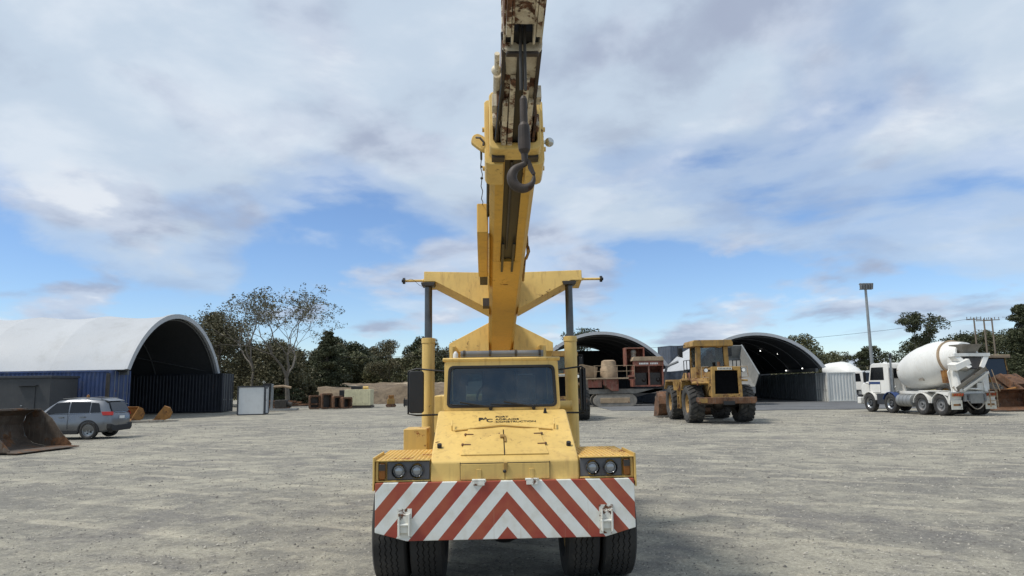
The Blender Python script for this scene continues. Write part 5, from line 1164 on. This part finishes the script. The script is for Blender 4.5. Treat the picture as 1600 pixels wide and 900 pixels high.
for i, (x, h) in enumerate(((-18.6, 1.5), (-17.5, 1.7), (-16.5, 1.4), (-15.7, 1.25))):
    f_ = thing('rusty_frame', ('rusty upright steel frame of the row, %s the cream generator' % ('farthest from', 'tallest, third from', 'second from', 'smallest, next to')[i]), 'frame', (x, 66.5, 0), R(20 + 8 * i), 'rusty frames by the generator')
    h *= .85; obj('frame_ring', MB().ring(rrect(-.5, .5, .02, h, .12), rrect(-.36, .36, .16, h - .16, .1), -.4, .4), 'rust', f_, bevel=.02)
    obj('back_plate', MB().box(-.36, .36, .2, .28, .16, h - .16), 'steel_dark', f_)
sr = thing('scrap_pile', 'low pile of rusty scrap beams behind the pump skid', 'scrap', (-21.5, 67, 0), 0)
for i in range(9): obj('beam', MB().obox((random.uniform(-2, 2), random.uniform(-.5, .5), .12 + .16 * (i // 2)), (random.uniform(1.5, 3), .2, .15), 0, random.uniform(-.06, .06), random.uniform(-.3, .3)), 'rust', sr)
gn = thing('generator_set', 'cream generator set with dark control end on the ground by the earth bank', 'generator', (-15.3, 69, 0), R(-3))
obj('canopy', MB().box(-.95, 1.6, -.65, .65, .22, 1.75), 'genset_cream', gn, bevel=.03); obj('control_panel', MB().box(-1.45, -.97, -.6, .6, .22, 1.7), 'black', gn, bevel=.02)
obj('control_face', MB().box(-1.40, -1.02, -.64, -.61, .55, .8), 'grey_cont', gn); obj('base_frame', MB().box(-1.5, 1.65, -.7, .7, .02, .2), 'steel_dark', gn)
obj('exhaust_box', MB().box(-.4, .6, -.3, .3, 1.76, 2.05), 'black', gn, bevel=.03); obj('roof_motor', MB().cyl((.8, -.3, 1.9), (1.3, -.3, 1.9), .15, n=10), 'yellow', gn)
for x in (-.35, .25, .9): obj('louvre_door', MB().box(x, x + .5, -.665, -.652, .4, 1.55), 'genset_cream', gn, bevel=.004)
cp = thing('plate_compactor', 'small yellow compactor beside the cream generator', 'compactor', (-11.9, 69, 0), R(15))
obj('body', MB().box(-.35, .35, -.3, .3, .3, .8), 'yellow_worn', cp, bevel=.04); obj('engine', MB().box(-.22, .28, -.2, .2, .8, 1.15), 'rust_orange', cp, bevel=.03); obj('base_plate', MB().prism([(-.5, .15), (-.4, .02), (.4, .02), (.5, .15), (.4, .3), (-.4, .3)], -.3, .3), 'rust', cp)
for i, x in enumerate((-9.6, -7.0)):
    tr_ = thing('steel_tray', ('low black steel tray below the bank, beside the yellow compactor', 'low black steel tray below the bank, beside the red forklift')[i], 'tray', (x, 69.5, 0), R(3 - 6 * i), 'black trays below the bank')
    obj('floor', MB().box(-1.1, 1.1, -.5, .5, .1, .2), 'black', tr_)
    for s in (-1, 1): obj('side', MB().box(-1.1, 1.1, s * .5 - .03, s * .5 + .03, .2, .7), 'steel_dark', tr_)
    for k in range(4): obj('post', MB().box(-1.05 + .68 * k, -.98 + .68 * k, -.56, -.5, .0, .85), 'black', tr_)
# red forklift behind the crane's mirror
fk = thing('forklift', 'red forklift with black mast partly hidden behind the crane mirror', 'forklift', (-8.0, 62, 0), R(25))
obj('body', MB().prism([(-1.3, .4), (.6, .4), (.7, .9), (.2, 1.1), (-1.2, 1.3)], -.55, .55, 'x'), 'red_machine', fk, bevel=.06)
obj('overhead_guard', MB().box(-.55, .55, -1.0, .5, 2.1, 2.2), 'black', fk)
for x in (-.5, .5):
    for y in (-.95, .45): obj('guard_post', MB().box(x - .04, x + .04, y - .04, y + .04, 1.0, 2.1), 'black', fk)
    obj('mast_rail', MB().box(x * .8 - .06, x * .8 + .06, .85, 1.0, .1, 2.6), 'black', fk); obj('fork', MB().box(x * .6 - .06, x * .6 + .06, 1.0, 2.1, .1, .16), 'steel_dark', fk)
    for y in (-.8, .6): wheel(fk, x * 1.1, y, .36, .25, 'yellow_worn', side=1 if x > 0 else -1)
obj('seat', MB().box(-.25, .25, -.5, .0, 1.1, 1.3), 'seat', fk)

# ================================================================ poles and wires
pl = thing('floodlight_pole', 'tall slim grey pole with a cluster of lamps behind the mixer truck', 'light pole', (48.6, 96, 0), 0)
obj('pole', MB().tube([(0, 0, -.5), (0, 0, 15.0)], [.25, .16], 14), 'galv', pl)
obj('head_frame', MB().box(-.85, .85, -.08, .08, 14.9, 15.0).box(-.85, .85, -.06, .06, 14.2, 14.28), 'galv', pl)
for i, x in enumerate((-.75, -.38, 0, .38, .75)):
    l_ = obj('lamp_head', MB().obox((x, -.25, 14.65), (.30, .28, .85), R(8), 0, R(-25 + 12 * i)), 'grey_steel', pl, bevel=.03)
def power_pole(x, y, h, label, arms=1):
    t = thing('power_pole', label, 'power pole', (x, y, 0), R(-12))
    obj('pole', MB().tube([(0, 0, -1), (0, 0, h)], [.15, .10], 10), 'timber_pole', t)
    for a in range(arms): obj('crossarm', MB().box(-1.05, 1.05, -.06, .06, h - .36 - 1.2 * a, h - .24 - 1.2 * a), 'timber_pole', t)
    for x_ in (-.95, -.4, .4, .95): obj('insulator', MB().cyl((x_, 0, h - .2), (x_, 0, h + .12), .06, n=8), 'grey_steel', t)
    return t
power_pole(69.6, 106, 11.0, 'timber power pole with crossarm, standing apart above the mixer hopper')
power_pole(69.4, 103.5, 10.6, 'timber power pole of the closely set pair, the one bearing the longer line', 1)
power_pole(71.6, 105, 10.8, 'timber power pole of the closely set pair, on the conifer side', 1)
def wire(label, a, b, sag, r=.022):
    a, b = Vector(a), Vector(b); o = obj('power_line', MB().tube([a + (b - a) * (k / 24) - Vector((0, 0, sag * 4 * (k / 24) * (1 - k / 24))) for k in range(25)], r, 5), 'black'); tag(o, label, 'wire'); return o
wire('thin power line running from the power poles past the floodlight pole', (70.5, 106, 11.0), (20, 108, 7.3), .8)
wire('thin power line running from the power poles towards the tall conifer', (73.2, 105, 10.9), (110, 112, 12.2), .6)
wire('thin power line crossing in front of the dark wood', (-40, 100, 6.9), (4, 102, 7.0), .7)

# ================================================================ trees
def leaf_mat(name, c0, c1):
    nt, N, L, b = nodes(name); oi = N.new('ShaderNodeNewGeometry')
    tc = N.new('ShaderNodeTexCoord'); n = nz(N, L, tc.outputs['Object'], .8, 4, .6)
    f = N.new('ShaderNodeMath'); f.operation = 'ADD'; L.new(n, f.inputs[0]); L.new(oi.outputs['Random Per Island'], f.inputs[1])
    c = mixc(N, L, rmp(N, L, f.outputs[0], .6, 1.4), c0, c1); L.new(c, b.inputs['Base Color']); b.inputs['Roughness'].default_value = .6
    b.inputs['Specular IOR Level'].default_value = .25
leaf_mat('leaf_gum', (.058, .066, .030), (.12, .115, .055)); leaf_mat('leaf_brown', (.062, .060, .030), (.125, .110, .058)); leaf_mat('leaf_dark', (.036, .046, .022), (.075, .080, .040)); leaf_mat('leaf_sparse', (.07, .068, .04), (.12, .112, .065))
paint('bark', (.11, .09, .07), .9, .25, 0, dirt=.5, dirtcol=(.2, .18, .15), scale=2); paint('bark_pale', (.13, .115, .095), .9, .25, 0, dirt=.5, dirtcol=(.11, .09, .07), scale=2)
def branches(rng, p, d, ln, r, depth, mb, tips, spread=.55, up=.15, keep=.78, nspl=(2, 3)):
    segs = 4; pts = [p]; rad = [r]; cur = Vector(p); dv = Vector(d).normalized()
    for i in range(segs):
        dv = (dv + Vector((rng.gauss(0, .13), rng.gauss(0, .13), rng.gauss(0, .08) + up * .12))).normalized(); cur = cur + dv * ln / segs; pts.append(cur.copy()); rad.append(r * (1 - .34 * (i + 1) / segs))
    mb.tube(pts, rad, 6 if r > .06 else 4, cap=False)
    if depth == 0: tips.append((cur.copy(), dv.copy())); return
    if depth <= 2: tips.append((pts[3].copy(), dv.copy()))
    n = rng.randint(*nspl)
    for k in range(n):
        az = 2 * math.pi * (k + rng.random() * .7) / n; side = dv.orthogonal().normalized(); side = Matrix.Rotation(az, 3, dv) @ side
        nd = (dv + side * spread * rng.uniform(.7, 1.35) + Vector((0, 0, up))).normalized()
        branches(rng, cur, nd, ln * keep * rng.uniform(.8, 1.1), rad[-1] * .78, depth - 1, mb, tips, spread, up, keep, nspl)
def leaves(rng, mb, c, rx, rz, n, size, shell=.5, droop=0.0):
    for _ in range(n):
        while True:
            v = Vector((rng.uniform(-1, 1), rng.uniform(-1, 1), rng.uniform(-1, 1)))
            if shell * rng.random() < v.length < 1: break
        p = Vector((c[0] + v.x * rx, c[1] + v.y * rx, c[2] + v.z * rz)); s = size * rng.uniform(.55, 1.35)
        a = Vector((rng.gauss(0, 1), rng.gauss(0, 1), rng.gauss(0, .7) - droop)).normalized(); b = a.orthogonal().normalized(); b = Matrix.Rotation(rng.random() * 6.28, 3, a) @ b
        mb.v += [tuple(p - a * s), tuple(p + b * s * .42), tuple(p + a * s), tuple(p - b * s * .42)]; k = len(mb.v); mb.f.append((k - 4, k - 3, k - 2, k - 1))
def tree_mesh(t, wood, lv, bark, leaf):
    o = obj('trunk', wood, bark, t, smooth=60)
    me = mesh('crown', lv, leaf, 0, weld=False); c = bpy.data.objects.new('crown', me); C.objects.link(c); c.parent = t
def gum(label, loc, h, seed, spread=.5, depth=4, size=.3, n=26, clump=.9, leaf='leaf_gum', bark='bark_pale', lean=(0, 0), trunk=.35, up=.2, keep=.8, name='gum_tree', group=None, rz=.7, nspl=(2, 3), width=None, turn=0.0):
    rng = random.Random(seed); t = thing(name, label, 'tree', loc, 0, group); wood, lv, tips = MB(), MB(), []
    L0 = h * trunk
    branches(rng, (0, 0, -.3), (lean[0], lean[1], 1), L0, h * (.0145 if depth > 4 else .02), depth, wood, tips, spread, up, keep, nspl)
    mz = max(p.z for p, _ in tips); k = (h - clump * .6) / mz
    kx = k
    if width:
        mx_ = sum(p.x for p, _ in tips) / len(tips); my_ = sum(p.y for p, _ in tips) / len(tips)
        kx = width / (3.9 * (sum((p.x - mx_) ** 2 for p, _ in tips) / len(tips)) ** .5)
    def T(v):
        if not width: return Vector((v[0] * k, v[1] * k, v[2] * k))
        f = max(0, v[2]) / mz; return Vector(((v[0] - mx_ * f) * kx, (v[1] - my_ * f) * kx, v[2] * k))
    wood.v = [tuple(T(v)) for v in wood.v]
    for p, d in tips: leaves(rng, lv, T(p), clump * rng.uniform(.6, 1.25), clump * rz * rng.uniform(.6, 1.2), int(n * (1.9 if size > .2 else 1)), size * (.7 if size > .2 else 1), .3, .3)
    tree_mesh(t, wood, lv, bark, leaf); return t
def dense(label, loc, h, w, seed, leaf='leaf_dark', n=46, per=130, size=.3, base=.12, name='broad_tree', group=None, cone=0.0):
    rng = random.Random(seed); t = thing(name, label, 'tree', loc, 0, group); wood, lv = MB(), MB()
    wood.tube([(0, 0, -.5), (.1, 0, h * .3), (0, .1, h * .62), (.05, 0, h * .92)], [h * .028, h * .022, h * .014, .03], 8)
    for k in range(n):
        z = h * (base + (1 - base) * (k + rng.random()) / n); f = (z / h - base) / (1 - base)
        prof = (1 - f) ** .75 * .95 + .05 if cone else math.sin(math.pi * min(1, .12 + .86 * f)) ** .6
        a = rng.random() * 6.28; rr_ = w * .5 * prof * rng.uniform(.35, 1.0); c = (rr_ * math.cos(a), rr_ * math.sin(a), z)
        if k % 2 == 0: wood.tube([(0, 0, max(.5, z * .75)), (c[0] * .6, c[1] * .6, z * .95), c], [.07, .05, .02], 5, cap=False)
        cr_ = w * rng.uniform(.13, .22) * (.55 + .6 * prof); leaves(rng, lv, c, cr_, cr_ * (.45 if cone else .72), int(per * 2.1), size * .66, .45)
    tree_mesh(t, wood, lv, 'bark', leaf); return t
# left group
gum('tall sparse gum tree with bare open branches behind the white hut', (-23.4, 74, 0), 13.2, 17, .55, 6, .12, 9, .5, 'leaf_sparse', trunk=.27, up=.10, keep=.82, nspl=(2, 3), width=11.5)
gum('second sparse gum tree, shorter, leaning over the long dome', (-28.6, 77, 0), 12.9, 6, .46, 5, .14, 8, .6, 'leaf_sparse', trunk=.34, up=.2, keep=.78, width=6.5)
dense('dense brown-green tree just behind the arched end of the long dome', (-34.6, 83, 0), 10.6, 9.2, 3, 'leaf_brown', 56, 150, .26)
dense('low brown-green bushy tree between the long dome and the sparse gum', (-28.2, 81, 0), 6.6, 8.5, 4, 'leaf_brown', 38, 130, .26)
dense('dark pointed conifer between the sparse gum and the wood', (-26.6, 101, 0), 9.9, 6.4, 8, 'leaf_dark', 60, 150, .24, cone=1.0, name='conifer_tree')
dense('dark rounded bush under the sparse gum tree', (-26.0, 80, 0), 4.6, 6.0, 9, 'leaf_dark', 30, 130, .24, base=.05, name='bush')
dense('small brown shrub at the near end of the earth bank', (-23.6, 82, 0), 2.3, 3.2, 10, 'leaf_brown', 18, 110, .2, base=.05, name='bush')
dense('dark spreading tree behind the roof of the long dome', (-38.5, 92, 0), 9.5, 9, 11, 'leaf_dark', 40, 140, .28)
# wood on the hill
wood_protos = [dense('dense dark evergreen tree of the wood on the hill behind the earth bank', (-20, 150, HILL(-20, 150)), 10.5, 9.5, 21, 'leaf_dark', 44, 130, .38, base=.05, group='trees of the dark wood'),
               dense('bushy mid-green tree of the wood on the hill behind the earth bank', (-29, 128, HILL(-29, 128)), 8.5, 8.5, 22, 'leaf_gum', 40, 120, .36, base=.05, group='trees of the dark wood'),
               gum('open-crowned brownish gum of the wood on the hill behind the earth bank', (-14, 142, HILL(-14, 142)), 11, 23, .5, 4, .3, 34, 1.2, 'leaf_brown', 'bark', group='trees of the dark wood', name='broad_tree')]
rw = random.Random(5)
spots = []
for row, (yy, n_, x0, x1) in enumerate(((124, 9, -46, -4), (136, 9, -52, 2), (150, 10, -60, 6), (166, 10, -66, 10))):
    for i in range(n_): spots.append((x0 + (x1 - x0) * (i + rw.uniform(.1, .9)) / n_, yy + rw.uniform(-4, 4)))
for x, y in spots:
    o = dup(rw.choice(wood_protos), loc=(x, y, HILL(x, y) - .3), rotz=rw.random() * 6.3, scale=rw.uniform(.72, 1.12)); 
# middle
gum('round-topped gum tree behind the middle shelter, beside the crane cylinder', (10.2, 118, 0), 11.3, 31, .5, 4, .3, 30, 1.1, 'leaf_dark')
dense('small conifer tip behind the stacked grey containers', (24.6, 100, 0), 6.6, 3.0, 32, 'leaf_dark', 30, 80, .25, cone=1.0, name='conifer_tree')
# right group
dense('dark broad tree behind the right-hand shelter roof', (44.5, 110, 0), 8.4, 9.5, 41, 'leaf_gum', 46, 130, .3, base=.15)
gum('small umbrella-shaped gum tree above the white mixer drum dome', (52.6, 114, 0), 6.8, 42, .55, 3, .24, 60, 1.0, 'leaf_gum', 'bark', trunk=.42, up=.12)
gum('thin leaning gum tree between the umbrella gum and the floodlight pole', (55.0, 112, 0), 7.4, 43, .25, 3, .24, 60, .75, 'leaf_dark', 'bark', lean=(-.25, 0), trunk=.45, up=.3)
gum('bushy gum tree at the base of the floodlight pole', (57.8, 112, 0), 7.3, 44, .5, 3, .26, 70, 1.1, 'leaf_dark', 'bark', trunk=.3)
gum('large gum tree with dark clumped foliage behind the mixer truck cab', (67.8, 120, 0), 13.4, 45, .48, 4, .3, 60, 1.05, 'leaf_dark', 'bark_pale', trunk=.34, up=.2)
gum('gum tree with flat crown behind the mixer drum', (79.0, 126, 0), 10.2, 46, .55, 4, .3, 40, 1.3, 'leaf_dark', 'bark')
for i, (x, y, h, w) in enumerate(((81, 128, 9.0, 10), (87, 130, 9.6, 11), (93, 132, 9.8, 11), (100, 134, 9.6, 12), (75, 132, 8.0, 10))):
    dense('broad dark tree in the belt behind the power poles', (x, y, HILL(x, y) * .3), h, w, 50 + i, 'leaf_gum' if i % 2 else 'leaf_dark', 40, 120, .32, base=.05, group='tree belt behind the power poles')
dense('tall dark conifer with layered branches at the end of the tree belt', (85.5, 118, 0), 13.8, 9.5, 60, 'leaf_dark', 76, 150, .3, cone=.5, name='conifer_tree')
